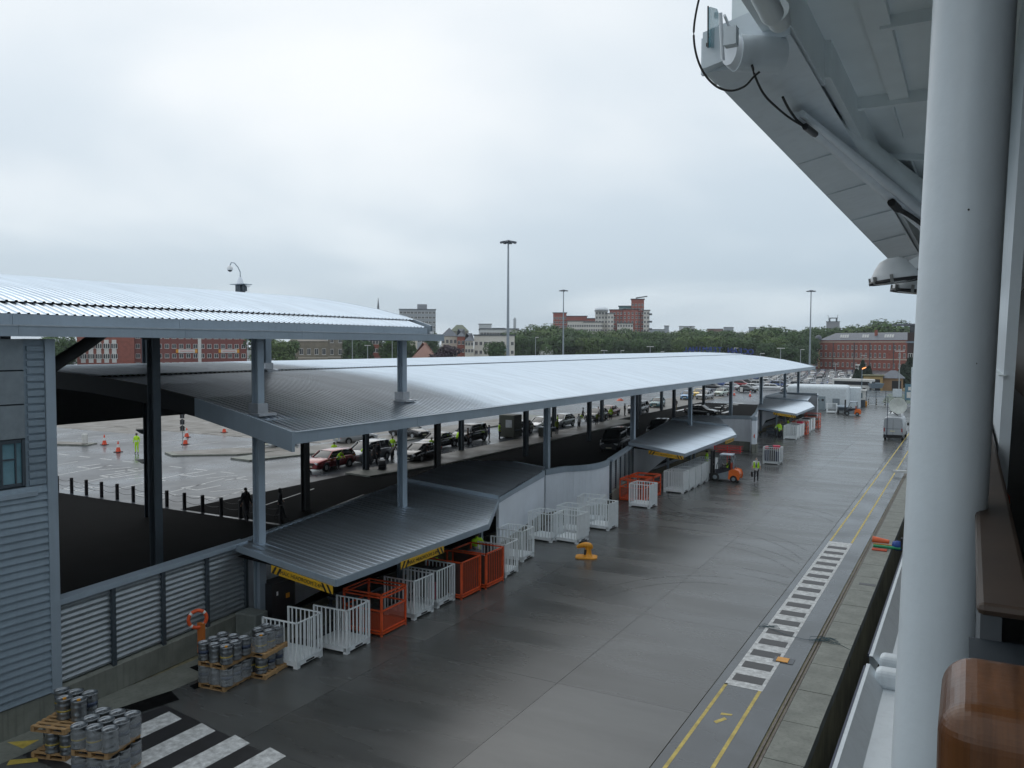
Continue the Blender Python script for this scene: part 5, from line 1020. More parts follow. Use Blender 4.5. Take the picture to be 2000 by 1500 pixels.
CROWNS = [crown_mesh('crown', m, 4200, 8.2, 8.2, 10.5, 11+i) for i, m in enumerate((leaf_a, leaf_b, leaf_a, leaf_b, leaf_c))]
TRUNK = trunk_mesh(9, 0.4, 3)
CONE = crown_mesh('crown', leaf_k, 2600, 4.6, 6.5, 7.2, 77, cone=True, q=0.5)
PURP = crown_mesh('crown', leaf_p, 1800, 5.6, 4.6, 5.6, 78, q=0.5)
def tree(label, px, D, ytop, var, wide=1.0, grp='trees of the green belt behind the canopy', name='broadleaf_tree', mesh=None, base=16.4):
    x, y = AT(px, D); H_ = ZAT(ytop, D); s_ = H_/base
    o = thing(name, label, 'tree', (x, y, -0.1), random.random()*6.28, grp); o.scale = (s_*wide, s_*wide, s_)
    obj('crown', mesh or CROWNS[var], [], o); obj('trunk', TRUNK, [], o); return o
tops = [(1000, 650), (1040, 644), (1080, 641), (1150, 645), (1200, 649), (1260, 649), (1330, 646), (1400, 649), (1430, 645), (1480, 644), (1560, 646), (1600, 642)]
k = 0
lm = lambda p: ('below the left brick wing of the high rise' if p < 1110 else 'below the cream tower of the high rise' if p < 1180 else 'below the tallest brick tower' if p < 1275 else 'below the white skyline building' if p < 1365 else 'below the low dark red skyline building' if p < 1435 else 'behind the blue roof letters' if p < 1500 else 'left of the mast by the brick building')
for row, (D, dy, st) in enumerate(((400, 12, 36), (440, 3, 27), (470, -1, 31))):
    px = 1004+row*9
    while px < 1600:
        p = px+random.uniform(-6, 6); tree('%s green tree %s, %s row' % (['mid', 'dark', 'broad', 'deep', 'pale'][k % 5], lm(p), ['front', 'middle', 'rear'][row]), p, D+random.uniform(-8, 8), lerp_tab(tops, p)+dy+random.uniform(-2.5, 3.0), k % 5, random.uniform(0.95, 1.2)); px += st; k += 1
for i, px in enumerate(range(1600, 1812, 24)): tree('tree rising behind the slate roof of the brick building, %s' % (['first', 'second', 'third', 'fourth', 'fifth', 'sixth', 'seventh', 'eighth', 'ninth'][i]+' from left'), px+random.uniform(-4, 4), 470, [645, 646, 640, 641, 643, 636, 634, 640, 642][i], [4, 0, 1, 4, 0][i % 5], 1.15, 'trees behind the brick building')
for i, (px, D, yt, v, w_) in enumerate(((515, 300, 664, 0, 1.0), (545, 290, 668, 4, 1.0), (562, 300, 672, 0, 0.8), (690, 330, 660, 1, 0.9), (706, 300, 664, 1, 0.9), (757, 300, 662, 0, 1.0), (778, 310, 664, 1, 0.9), (797, 320, 668, 0, 0.8), (975, 290, 668, 1, 0.8), (965, 300, 674, 0, 0.7), (108, 320, 665, 0, 1.0), (128, 330, 668, 1, 0.9), (846, 420, 652, 1, .8), (1385, 395, 655, 4, 1), (1500, 380, 668, 1, 1.2), (1540, 370, 670, 1, 1.3), (1570, 380, 672, 1, 1.2))):
    wh = ['left of the hut roof by the stone building', 'above the dark red hut', 'at the left corner of the stone wall', 'in front of the right stone building', 'right of the stone building', 'left of the upper roof end post', 'right of the upper roof end post', 'beside the brown tiled house', 'at the foot of the tallest mast', 'by the green roofed building', 'far left behind the dark brace', 'left of the white panelled block', 'behind the brown tiled roof', 'pale, in the belt behind the canopy', 'low, left of the brick pavilion', 'low, near the brick pavilion', 'low, right beside the brick pavilion'][i]
    tree('green tree %s' % wh, px, D, yt, v, w_, 'scattered town trees')
tree('dark purple leaved tree beside the brown tiled house', 868, 300, 668, 0, 1.0, None, 'purple_tree', PURP, 10.6)
for l_, px, D, yt, w_ in (('tall dark conifer with a pointed top in front of the brick building', 1686, 235, 696, 1.1), ('dark conifer left of the pointed one', 1674, 232, 712, 1.3), ('broad dark conifer right of the pointed one', 1698, 232, 706, 1.3), ('dark evergreen behind the tall lamp post at the right', 1766, 235, 702, 1.6), ('dark evergreen at the wall of the modern building', 1780, 250, 690, 1.8)): tree(l_, px, D, yt, 0, w_, 'dark evergreens by the brick building', 'conifer_tree', CONE, 14.3)
for l_, px, yt in (('white blossom tree with dark branches left of the gate arches', 1060, 681), ('white blossom tree with dark branches right of the gate arches', 1078, 684), ('white blossom tree in front of the green belt', 1068, 682)): tree(l_, px, 300, yt, 0, 0.5, 'white blossom trees', 'blossom_tree', crown_mesh('crown', M('white_blossom', (0.55, 0.56, 0.54), 0.8), 500, 8.2, 8.2, 10.5, px, q=0.4))
# ================================================================ VEHICLES
def loft(b, st, sec, mi=0):
    """st: stations (y, params); sec(params) -> half section points from bottom centre to top centre"""
    rows = []
    for y, *p in st:
        h = sec(*p); full = [(x, z) for x, z in h]+[(-x, z) for x, z in h[-2:0:-1]]; rows.append([(x, y, z) for x, z in full])
    n = len(rows[0]); vs = [v for r in rows for v in r]
    b.add(vs, [(i*n+j, i*n+(j+1) % n, (i+1)*n+(j+1) % n, (i+1)*n+j) for i in range(len(rows)-1) for j in range(n)], mi, True)
    b.add(rows[0], [tuple(range(n))], mi); b.add(rows[-1], [tuple(range(n))[::-1]], mi); return b
def bsec(w, zb, zs): return [(0, zb), (w*0.86, zb), (w*0.97, zb+0.10), (w, zb+(zs-zb)*0.45), (w*0.985, zs-0.12), (w*0.93, zs-0.02), (w*0.6, zs+0.02), (0, zs+0.035)]
def csec(wb, wr, zb, zr): return [(0, zb), (wb, zb), (wr+0.02, zb+(zr-zb)*0.86), (wr-0.06, zr-0.01), (wr*0.5, zr+0.015), (0, zr+0.02)]
KIND = {  # length, half width, belt height, roof height, cabin: windscreen base, roof front, roof rear, tail (fractions of length from the front)
    'hatch': (4.1, .86, .93, 1.46, .24, .42, .80, .985), 'saloon': (4.5, .89, .92, 1.42, .27, .43, .70, .86), 'estate': (4.6, .89, .93, 1.44, .27, .42, .90, .985),
    'mpv': (4.5, .92, 1.0, 1.66, .18, .38, .90, .985), 'suv': (4.6, .93, 1.08, 1.74, .26, .38, .92, .985), 'van': (4.9, .95, 1.1, 1.95, .14, .27, .97, .995)}
CARM = {}
paint_slot = M('car_paint_base', (0.3, 0.3, 0.3), 0.25, coat=0.6)
lampm = M('headlamp_glass', (0.6, 0.62, 0.65), 0.12, var=0); tailm = M('tail_lamp_red', (0.35, 0.01, 0.01), 0.2); platem = M('number_plate', (0.62, 0.6, 0.45), 0.5, var=0)
def car_parts(k):
    if k in CARM: return CARM[k]
    L, W_, zs, zr, a, c_, d, e_ = KIND[k]; y = lambda f: -L/2+L*f; P_ = {}
    body = loft(MB(), [(y(0), W_*.80, .30, zs*.66), (y(.02), W_*.90, .22, zs*.74), (y(.10), W_*.985, .19, zs*.88), (y(a*.8), W_, .19, zs*.98), (y(.45), W_, .19, zs), (y(.8), W_, .19, zs+.01), (y(.95), W_*.97, .2, zs*(.99 if k != 'saloon' else .97)), (y(.985), W_*.92, .26, zs*.9), (y(1), W_*.84, .34, zs*.72)], bsec)
    P_['body'] = body.mesh('body', paint_slot)
    gl = loft(MB(), [(y(a), W_*.84, W_*.78, zs-.02, zs), (y(c_), W_*.90, W_*.70, zs-.02, zr-.03), (y((c_+d)/2), W_*.90, W_*.71, zs-.02, zr), (y(d), W_*.89, W_*.69, zs-.02, zr-.03), (y(e_), W_*.82, W_*.66, zs-.02, zs+.12 if k != 'saloon' else zs)], csec)
    P_['glass'] = gl.mesh('windows', glass_dk)
    rf = MB(); n = 8
    rs = [(y(c_)-.04, W_*.69, zr-.045), (y(c_)+.1, W_*.70, zr-.01), (y((c_+d)/2), W_*.71, zr+.022), (y(d)-.05, W_*.70, zr-.005), (y(d)+.03, W_*.66, zr-.04)]
    vs = []
    for yy_, w_, z in rs: vs += [(w_*(-1+2*i/n)*(1.0), yy_, z+0.02*(1-(2*i/n-1)**2)-(0.06 if i in (0, n) else 0)) for i in range(n+1)]
    rf.add(vs, [(i*(n+1)+j, i*(n+1)+j+1, (i+1)*(n+1)+j+1, (i+1)*(n+1)+j) for i in range(4) for j in range(n)], 0, True)
    for s_ in (-1, 1):   # pillars
        for (f0, f1, w0) in ((a, c_, .06), (.5*(c_+d), .5*(c_+d)+.005, .06), (e_-.005, d, .09 if k != 'saloon' else .05)):
            rf.beam((s_*W_*.875, y(f0), zs-.0), (s_*W_*.715, y(f1), zr-.05), w0, w0)
    P_['roof'] = rf.mesh('roof', paint_slot)
    wr_ = .33 if k in ('suv', 'van') else .30
    P_['wheel'] = MB().cyl((-.1, 0, 0), (.1, 0, 0), wr_, n=18).mesh('wheel', rubber); P_['rim'] = MB().cyl((-.108, 0, 0), (.108, 0, 0), wr_*.62, n=12).mesh('rim', chrome)
    P_['arch'] = MB().cyl((-.004, 0, 0), (.004, 0, 0), wr_+.07, n=18).mesh('wheel_arch', black_p)
    P_['headlight'] = MB().bb(-.17, .17, -.06, .06, -.07, .07).mesh('headlight', lampm); P_['taillight'] = MB().bb(-.09, .09, -.04, .04, -.14, .14).mesh('tail_light', tailm)
    P_['plate'] = MB().bb(-.26, .26, -.012, .012, -.055, .055).mesh('number_plate', platem); P_['grille'] = MB().bb(-.42, .42, -.02, .02, -.09, .09).mesh('grille', black_p); P_['mirror'] = MB().bb(-.09, .09, -.05, .05, -.06, .06).mesh('wing_mirror', black_p)
    P_['wr'] = wr_; CARM[k] = P_; return P_
def cpaint(col): return M('car_paint_%02d_%02d_%02d' % tuple(int(c*99) for c in col), col, 0.22, 0.3, var=0.02, coat=0.8)
def car(label, k, x, y, rz, col, group='cars queuing under the canopy', full=True, name='parked_car'):
    P_ = car_parts(k); L, W_, zs, zr = KIND[k][:4]; o = thing(name, label, 'car', (x, y, 0.01), rz, group); o.scale = (1.1, 1.1, 1.1); pm = cpaint(col)
    for nme in ('body', 'roof'):
        c_ = obj(nme, P_[nme], [], o); c_.material_slots[0].link = 'OBJECT'; c_.material_slots[0].material = pm
    obj('windows', P_['glass'], [], o)
    for sy in (-L*.31, L*.30):
        for sx in (-1, 1):
            w_ = obj('wheel', P_['wheel'], [], o, (sx*(W_-.09), sy, P_['wr']))
            if full: obj('rim', P_['rim'], [], w_); obj('wheel_arch', P_['arch'], [], o, (sx*(W_+.003), sy, P_['wr']+.02))
    if full:
        for sx in (-1, 1):
            obj('headlight', P_['headlight'], [], o, (sx*W_*.66, -L*.487, zs*.70), -sx*.25); obj('tail_light', P_['taillight'], [], o, (sx*W_*.80, L*.488, zs*.82)); obj('wing_mirror', P_['mirror'], [], o, (sx*(W_+.07), -L*.5+L*(KIND[k][4]+.06), zs+.03))
        obj('number_plate', P_['plate'], [], o, (0, -L/2-.01, .42)); obj('number_plate', P_['plate'], [], o, (0, L/2+.01, .55)); obj('grille', P_['grille'], [], o, (0, -L/2-.003, .60))
    return o
BK, SV, RD, WT, DG, BL = (.012, .012, .014), (.42, .44, .46), (.26, .015, .02), (.66, .68, .7), (.05, .055, .06), (.03, .07, .22)
near = [('dark red estate car at the head of the queue by the canopy corner', 'estate', -47.2, 53.3, 0.05, RD), ('silver people carrier behind the red estate', 'mpv', -47.3, 58.6, 0.05, (.30, .32, .34)), ('black open topped car beside the silver people carrier', 'saloon', -43.6, 61.5, 0.1, BK), ('black saloon car right of the second steel post', 'saloon', -47.2, 69.7, 0.03, BK), ('large black off road car behind the black saloon', 'suv', -47.3, 75.8, 0.03, BK),
 ('dark hatchback seen between the booth and the post', 'hatch', -46.4, 85.2, 0, DG), ('silver hatchback behind the workers at the third tall post', 'hatch', -46.0, 96.2, 0, SV), ('white hatchback left of the third tall post', 'hatch', -46.3, 90.8, 0, WT), ('dark red saloon under the canopy before the grey estate', 'saloon', -46.8, 113.8, 0, (.2, .02, .02)), ('black hatchback behind two workers in yellow', 'hatch', -46.0, 107.5, 0, BK), ('grey estate car right of the wide dark post', 'mpv', -45.0, 121.5, 0, (.10, .11, .12)), ('teal hatchback behind the slim dark posts', 'hatch', -46.6, 135.0, 0.1, (.06, .16, .18)),
 ('light blue hatchback at the far end of the queue', 'hatch', -48.4, 157.5, 0.1, (.13, .28, .48)), ('silver saloon next to the light blue hatchback', 'saloon', -45.7, 160.5, -0.15, SV), ('yellow hatchback behind the silver saloon', 'hatch', -48.8, 167.0, 0.1, (.65, .42, .03)), ('pale green white hatchback at the end of the queue', 'hatch', -45.6, 172.5, -0.1, (.5, .58, .52)), ('dark blue car between the silver and pale hatchbacks', 'hatch', -47.2, 166.5, 0, (.02, .04, .12)), ('black low car behind the second canopy roof', 'saloon', -35.2, 122.0, 1.4, BK),
 ('dark van parked in the shade left of the second canopy', 'van', -31.0, 77.5, 0.1, (.05, .055, .055)), ('dark vehicle behind the shaded van', 'suv', -31.5, 92.0, 0.1, (.015, .015, .016)),
 ('white car partly hidden by the left post behind the island', 'saloon', -62.0, 62.5, 0.2, WT), ('silver car with its rear to the island', 'hatch', -57.0, 68.5, 2.8, SV), ('black convertible passing behind the silver people carrier', 'saloon', -55.5, 76.0, 1.4, BK),
 ('dark saloon turning beyond the canopy end post', 'saloon', -44.5, 190.0, 1.3, DG), ('white car facing left beyond the canopy end', 'hatch', -36.0, 196.0, 1.2, WT), ('white pickup car right of the last canopy post', 'hatch', -25.5, 189.0, 0.2, WT)]
for l_, k, x, y, rz, c_ in near: car(l_, k, x, y, rz, c_)
cols = [SV, WT, BK, DG, SV, (.2, .21, .22), RD, BL, (.55, .57, .6), WT, SV, (.1, .12, .14)]
cn = ['silver', 'white', 'black', 'dark grey', 'silver', 'grey', 'red', 'blue', 'pale silver', 'white', 'silver', 'charcoal']
def simple_car_mesh(k):
    P_ = car_parts(k); bm_ = bmesh.new(); 
    for i, nme in enumerate(('body', 'glass', 'roof')):
        tmp = P_[nme].copy(); 
        for p in tmp.polygons: p.material_index = 1 if nme == 'glass' else 0
        bm_.from_mesh(tmp); bpy.data.meshes.remove(tmp)
    me = bpy.data.meshes.new('car'); bm_.to_mesh(me); bm_.free(); me.materials.append(paint_slot); me.materials.append(glass_dk)
    for p in me.polygons: p.use_smooth = True
    return me
SC = {k: simple_car_mesh(k) for k in ('hatch', 'saloon', 'mpv', 'estate', 'suv')}
def scar(label, k, x, y, rz, col, group):
    o = obj('parked_car', SC[k], [], None, (x, y, 0.05), rz); tag(o, label, 'car', group); o.material_slots[0].link = 'OBJECT'; o.material_slots[0].material = cpaint(col)
NTH = ['first', 'second', 'third', 'fourth', 'fifth', 'sixth', 'seventh', 'eighth', 'ninth', 'tenth', 'eleventh', 'twelfth', 'thirteenth', 'fourteenth', 'fifteenth', 'sixteenth']
NTH += ['seventeenth', 'eighteenth', 'nineteenth', 'twentieth']+['twenty-'+w for w in NTH[:9]]+['thirtieth']+['thirty-'+w for w in NTH[:9]]+['fortieth']+['forty-'+w for w in NTH[:9]]
row_w = ['nearest row', 'second row', 'third row', 'fourth row', 'fifth row', 'sixth row', 'seventh row', 'eighth row', 'ninth row', 'tenth row', 'eleventh row']
y = 218.0
for r_ in range(11):
    x0 = -24 - (y-218)*0.14
    for i in range(9 if r_ < 4 else 12):
        if random.random() < 0.08: continue
        ci = random.randrange(12); px_x = x0-i*3.1
        scar('%s car, %s from the right in the %s of the right car park' % (cn[ci], NTH[i], row_w[r_]), random.choice(('hatch', 'saloon', 'hatch', 'mpv', 'estate')), px_x+random.uniform(-.2, .2), y+random.uniform(-.5, .5), random.choice((0, pi))+random.uniform(-.04, .04), cols[ci], 'cars parked in the right car park')
    y += 9.5 if r_ % 2 else 12
k = 0
for px in range(112, 486, 9):
    for D in (262, 285, 305):
        x, y_ = AT(px+random.uniform(-2, 2), D); ci = random.randrange(12); k += 1
        if k % 5: scar('%s car, %s from the left in the %s of the left car park' % (cn[ci], NTH[(px-112)//9], {262: 'front row', 285: 'middle row', 305: 'rear row'}[D]), random.choice(('hatch', 'saloon', 'mpv')), x, y_, 0.9+random.uniform(-.1, .1), cols[ci], 'cars parked in the left car park')
for i in range(16):
    x, y_ = AT(1395+i*13, 205+(i % 3)*14); ci = random.randrange(12); scar('%s car, %s from the left in the loose rows beyond the canopy end' % (cn[ci], NTH[i]), random.choice(('hatch', 'estate', 'mpv')), x, y_, 1.3+random.uniform(-.3, .3), cols[ci], 'cars in the loose rows beyond the canopy end')
# bus and minibus
def bus(label, x, y, rz, L=9, W_=2.4, H_=2.9, name='coach'):
    o = thing(name, label, 'bus', (x, y, 0), rz)
    bevel(obj('body', MB().bb(-W_/2, W_/2, -L/2, L/2, 0.35, H_), w_frame, o), 0.12, 2)
    obj('side_windows', MB().bb(-W_/2-.02, W_/2+.02, -L/2+.5, L/2-.5, 1.5, 2.35), glass_dk, o); obj('windscreen', MB().bb(-W_/2+.15, W_/2-.15, -L/2-.02, -L/2+.05, 1.3, 2.4).bb(-W_/2+.15, W_/2-.15, L/2-.05, L/2+.02, 1.4, 2.3), glass_dk, o)
    for sx in (-1, 1):
        for sy in (-L*.32, L*.3): obj('wheel', MB().cyl((sx*(W_/2-.25), sy, .45), (sx*(W_/2+.01), sy, .45), .45, n=16), rubber, o)
    return o
bus('white coach parked behind the white cabin building', -24.0, 207, 1.35)
bus('white minibus between the dark conifer and the yellow garage', -27.0, 262, 0.1, 6, 2.1, 2.8, 'minibus')
bus('white delivery van behind the conifer at the brick building', -41, 372, 0.3, 6, 2.1, 2.8, 'delivery_van')
o = thing('tipper_trailer', 'open grey tipper trailer in front of the yellow garage', 'trailer', (-19.2, 205, 0), 0.3)
obj('tray', MB().add([(-1.1, -2, 1.0), (1.1, -2, 1.0), (1.1, 2, 1.0), (-1.1, 2, 1.0), (-1.5, -2.4, 2.1), (1.5, -2.4, 2.1), (1.5, 2.4, 2.1), (-1.5, 2.4, 2.1)], [(0, 1, 2, 3), (0, 4, 5, 1), (1, 5, 6, 2), (2, 6, 7, 3), (3, 7, 4, 0)]), clad, o)
for x in (-1, 1): obj('wheel', MB().cyl((x-.1, 0, .45), (x+.1, 0, .45), .45, n=14), rubber, o)

# satellite van on the quay, seen from behind
o = thing('satellite_van', 'silver panel van with a big dish and a mast parked on the quay', 'van', (-7.45, 104.0, 0), -0.02)
vp = M('van_silver', (0.42, 0.45, 0.48), 0.35, 0.2, var=0.04)
vb = MB()
def vsec(w, zb, zt): return [(0, zb), (w*.96, zb), (w, zb+.15), (w, zb+(zt-zb)*.5), (w*.93, zt-.25), (w*.84, zt-.06), (w*.5, zt), (0, zt+.02)]
loft(vb, [(-2.75, .98, .42, 2.52), (-2.68, 1.0, .38, 2.58), (0.6, 1.0, .38, 2.62), (1.5, .98, .38, 2.45), (2.1, .95, .38, 1.35), (2.7, .88, .4, 1.1), (2.8, .8, .45, .9)], vsec); obj('body', vb, vp, o)
for sx in (-1, 1):
    dpart = obj('rear_door', MB().bb(min(sx*.02, sx*.84), max(sx*.02, sx*.84), -2.80, -2.755, .62, 2.35), vp, o)
    obj('tail_light', MB().bb(sx*.90-.06, sx*.90+.06, -2.80, -2.72, .95, 1.35), tailm, o)
    obj('mirror', MB().bb(sx*1.16-.1, sx*1.16+.1, 1.6, 1.7, 1.35, 1.7), black_p, o)
    for sy in (-1.7, 1.9): obj('wheel', MB().cyl((sx*.78, sy, .34), (sx*1.0, sy, .34), .34, n=16), rubber, o)
obj('bumper', MB().bb(-.98, .98, -2.88, -2.7, .25, .6), black_p, o); obj('number_plate', MB().bb(-.3, .2, -2.83, -2.80, .95, 1.08), platem, o); obj('door_gap', MB().bb(-.012, .012, -2.815, -2.80, .62, 2.35), black_p, o); obj('crease', MB().bb(-.84, .84, -2.815, -2.80, 1.28, 1.31), clad_dk, o)
obj('roof_box', MB().bb(-.7, .7, -1.6, .8, 2.62, 2.9), white_paint, o)
obj('antenna_mast', MB().cyl((-.62, -2.95, .5), (-.58, -2.95, 4.9), .035, n=8), M('mast_dark', (0.03, 0.04, 0.08), 0.5), o)
dsh = obj('dish', MB().lathe([(0.0, 0.0), (.3, .03), (.6, .13), (.9, .28), (.92, .28), (.6, .10), (.3, 0.0), (0, -.04)], n=32), M('dish_white', (0.55, 0.58, 0.55), 0.45), o, (.3, -1.5, 3.75)); dsh.rotation_euler = (radians(80), 0, radians(12))
obj('dish_arm', MB().tube([(-.5, -1.7, 3.1), (-.3, -1.9, 3.2), (0.1, -2.0, 2.95), (.35, -1.8, 2.75)], .05, 7).beam((-.5, -1.5, 2.9), (0.2, -1.4, 3.6), .1, .1), black_p, o)

# forklifts
def forklift(label, x, y, rz, driver=True):
    o = thing('forklift', label, 'forklift', (x, y, 0), rz); gm = M('forklift_grey', (0.22, 0.26, 0.29), 0.45); om = M('forklift_orange', (0.80, 0.16, 0.02), 0.4)
    prof = [(-.75, .25), (.95, .25), (.95, .62), (.4, .80), (-.35, .55), (-.75, .45)]
    b = MB(); n = len(prof); b.add([(px_, -.5, z) for px_, z in prof]+[(px_, .5, z) for px_, z in prof], [(i, (i+1) % n, n+(i+1) % n, n+i) for i in range(n)]+[tuple(range(n)), tuple(range(n, 2*n))[::-1]]); bevel(obj('chassis', b, gm, o), .05)
    cw_ = [(.45, .30), (1.18, .30), (1.22, .62), (1.12, .88), (.75, .98), (.5, .85)]; b = MB(); n = len(cw_); b.add([(px_, -.54, z) for px_, z in cw_]+[(px_, .54, z) for px_, z in cw_], [(i, (i+1) % n, n+(i+1) % n, n+i) for i in range(n)]+[tuple(range(n)), tuple(range(n, 2*n))[::-1]]); bevel(obj('counterweight', b, om, o), .07, 3)
    for sx, r_ in ((-.62, .33), (.80, .27)):
        for sy in (-.45, .45): w_ = obj('wheel', MB().cyl((sx, sy-.11, r_), (sx, sy+.11, r_), r_, n=18), rubber, o); obj('rim', MB().cyl((sx, sy-.12, r_), (sx, sy+.12, r_), r_*.5, n=12), gm, w_)
    for sy in (-.46, .46): obj('cab_frame', MB().tube([(-.62, sy, .55), (-.5, sy, 1.3), (-.22, sy, 1.98), (.1, sy, 2.08), (.62, sy, 2.05), (.78, sy, 1.5), (.80, sy, .9)], .035, 6), gm, o)
    obj('cab_side_panel', MB().add([(-.7, -.49, .5), (.5, -.49, .75), (.62, -.49, 1.05), (-.62, -.49, .95)], [(0, 1, 2, 3)]).add([(-.7, .49, .5), (.5, .49, .75), (.62, .49, 1.05), (-.62, .49, .95)], [(3, 2, 1, 0)]), M('cab_dark_panel', (0.02, 0.02, 0.03), 0.3), o)
    obj('cab_roof', MB().prism([(-.3, -.48), (.66, -.48), (.66, .48), (-.3, .48)], 2.04, 2.12), M('cab_roof_pale', (0.45, 0.52, 0.60), 0.4), o)
    obj('seat', MB().bb(.18, .6, -.25, .25, .75, .9).bb(.5, .64, -.25, .25, .9, 1.45), M('seat_red', (0.4, 0.06, 0.03), 0.6), o)
    obj('steering_column', MB().beam((-.35, 0, .8), (-.12, 0, 1.25), .06, .06).cyl((-.12, 0, 1.22), (-.08, 0, 1.28), .17, n=14), black_p, o)
    obj('rear_window', MB().bb(.68, .72, -.4, .4, 1.0, 1.9), M('cab_glass', (0.2, 0.25, 0.28), 0.1, alpha=0.35), o)
    for sy in (-.36, .36): obj('mast_channel', MB().bb(-1.02, -.86, sy-.06, sy+.06, .12, 2.35), black_p, o)
    for z in (.3, 1.2, 2.3): obj('mast_crossbar', MB().bb(-1.0, -.9, -.3, .3, z-.05, z+.05), black_p, o)
    obj('carriage', MB().bb(-1.1, -1.02, -.45, .45, .12, .55), black_p, o)
    for sy in (-.25, .25): obj('fork', MB().bb(-2.15, -1.08, sy-.06, sy+.06, .1, .14), black_p, o)
    obj('work_lamp', MB().cyl((.72, -.5, 2.0), (.82, -.5, 2.0), .07, n=10), black_p, o)
    return o
FK = forklift('orange and grey forklift with a driver moving at the second canopy', -16.55, 63.9, 0.02)
forklift('orange and grey forklift with empty forks near the white cabin', -15.7, 134.3, 0.05)
o = thing('red_crate_rails', 'red railed crate raised above the forklift at the second canopy', 'crate', (-16.6, 65.2, 2.12), 0.05)
for z in (0, .2, .4):
    obj('rail', MB().bb(-1.0, 1.0, -.55, -.52, z, z+.035), red_p, o); obj('rail', MB().bb(-1.0, 1.0, .5, .53, z, z+.035), red_p, o)
for x in (-1, 0, 1): obj('upright', MB().bb(x-.04, x+.04, -.55, -.49, 0, .5), red_p, o)
o['label'] = 'red railed crate frame above the cab of the forklift with the driver'
for y_ in (-.5, .5): obj('support', MB().bb(-.03, .03, y_-.03, y_+.03, -2.12, 0), red_p, o)

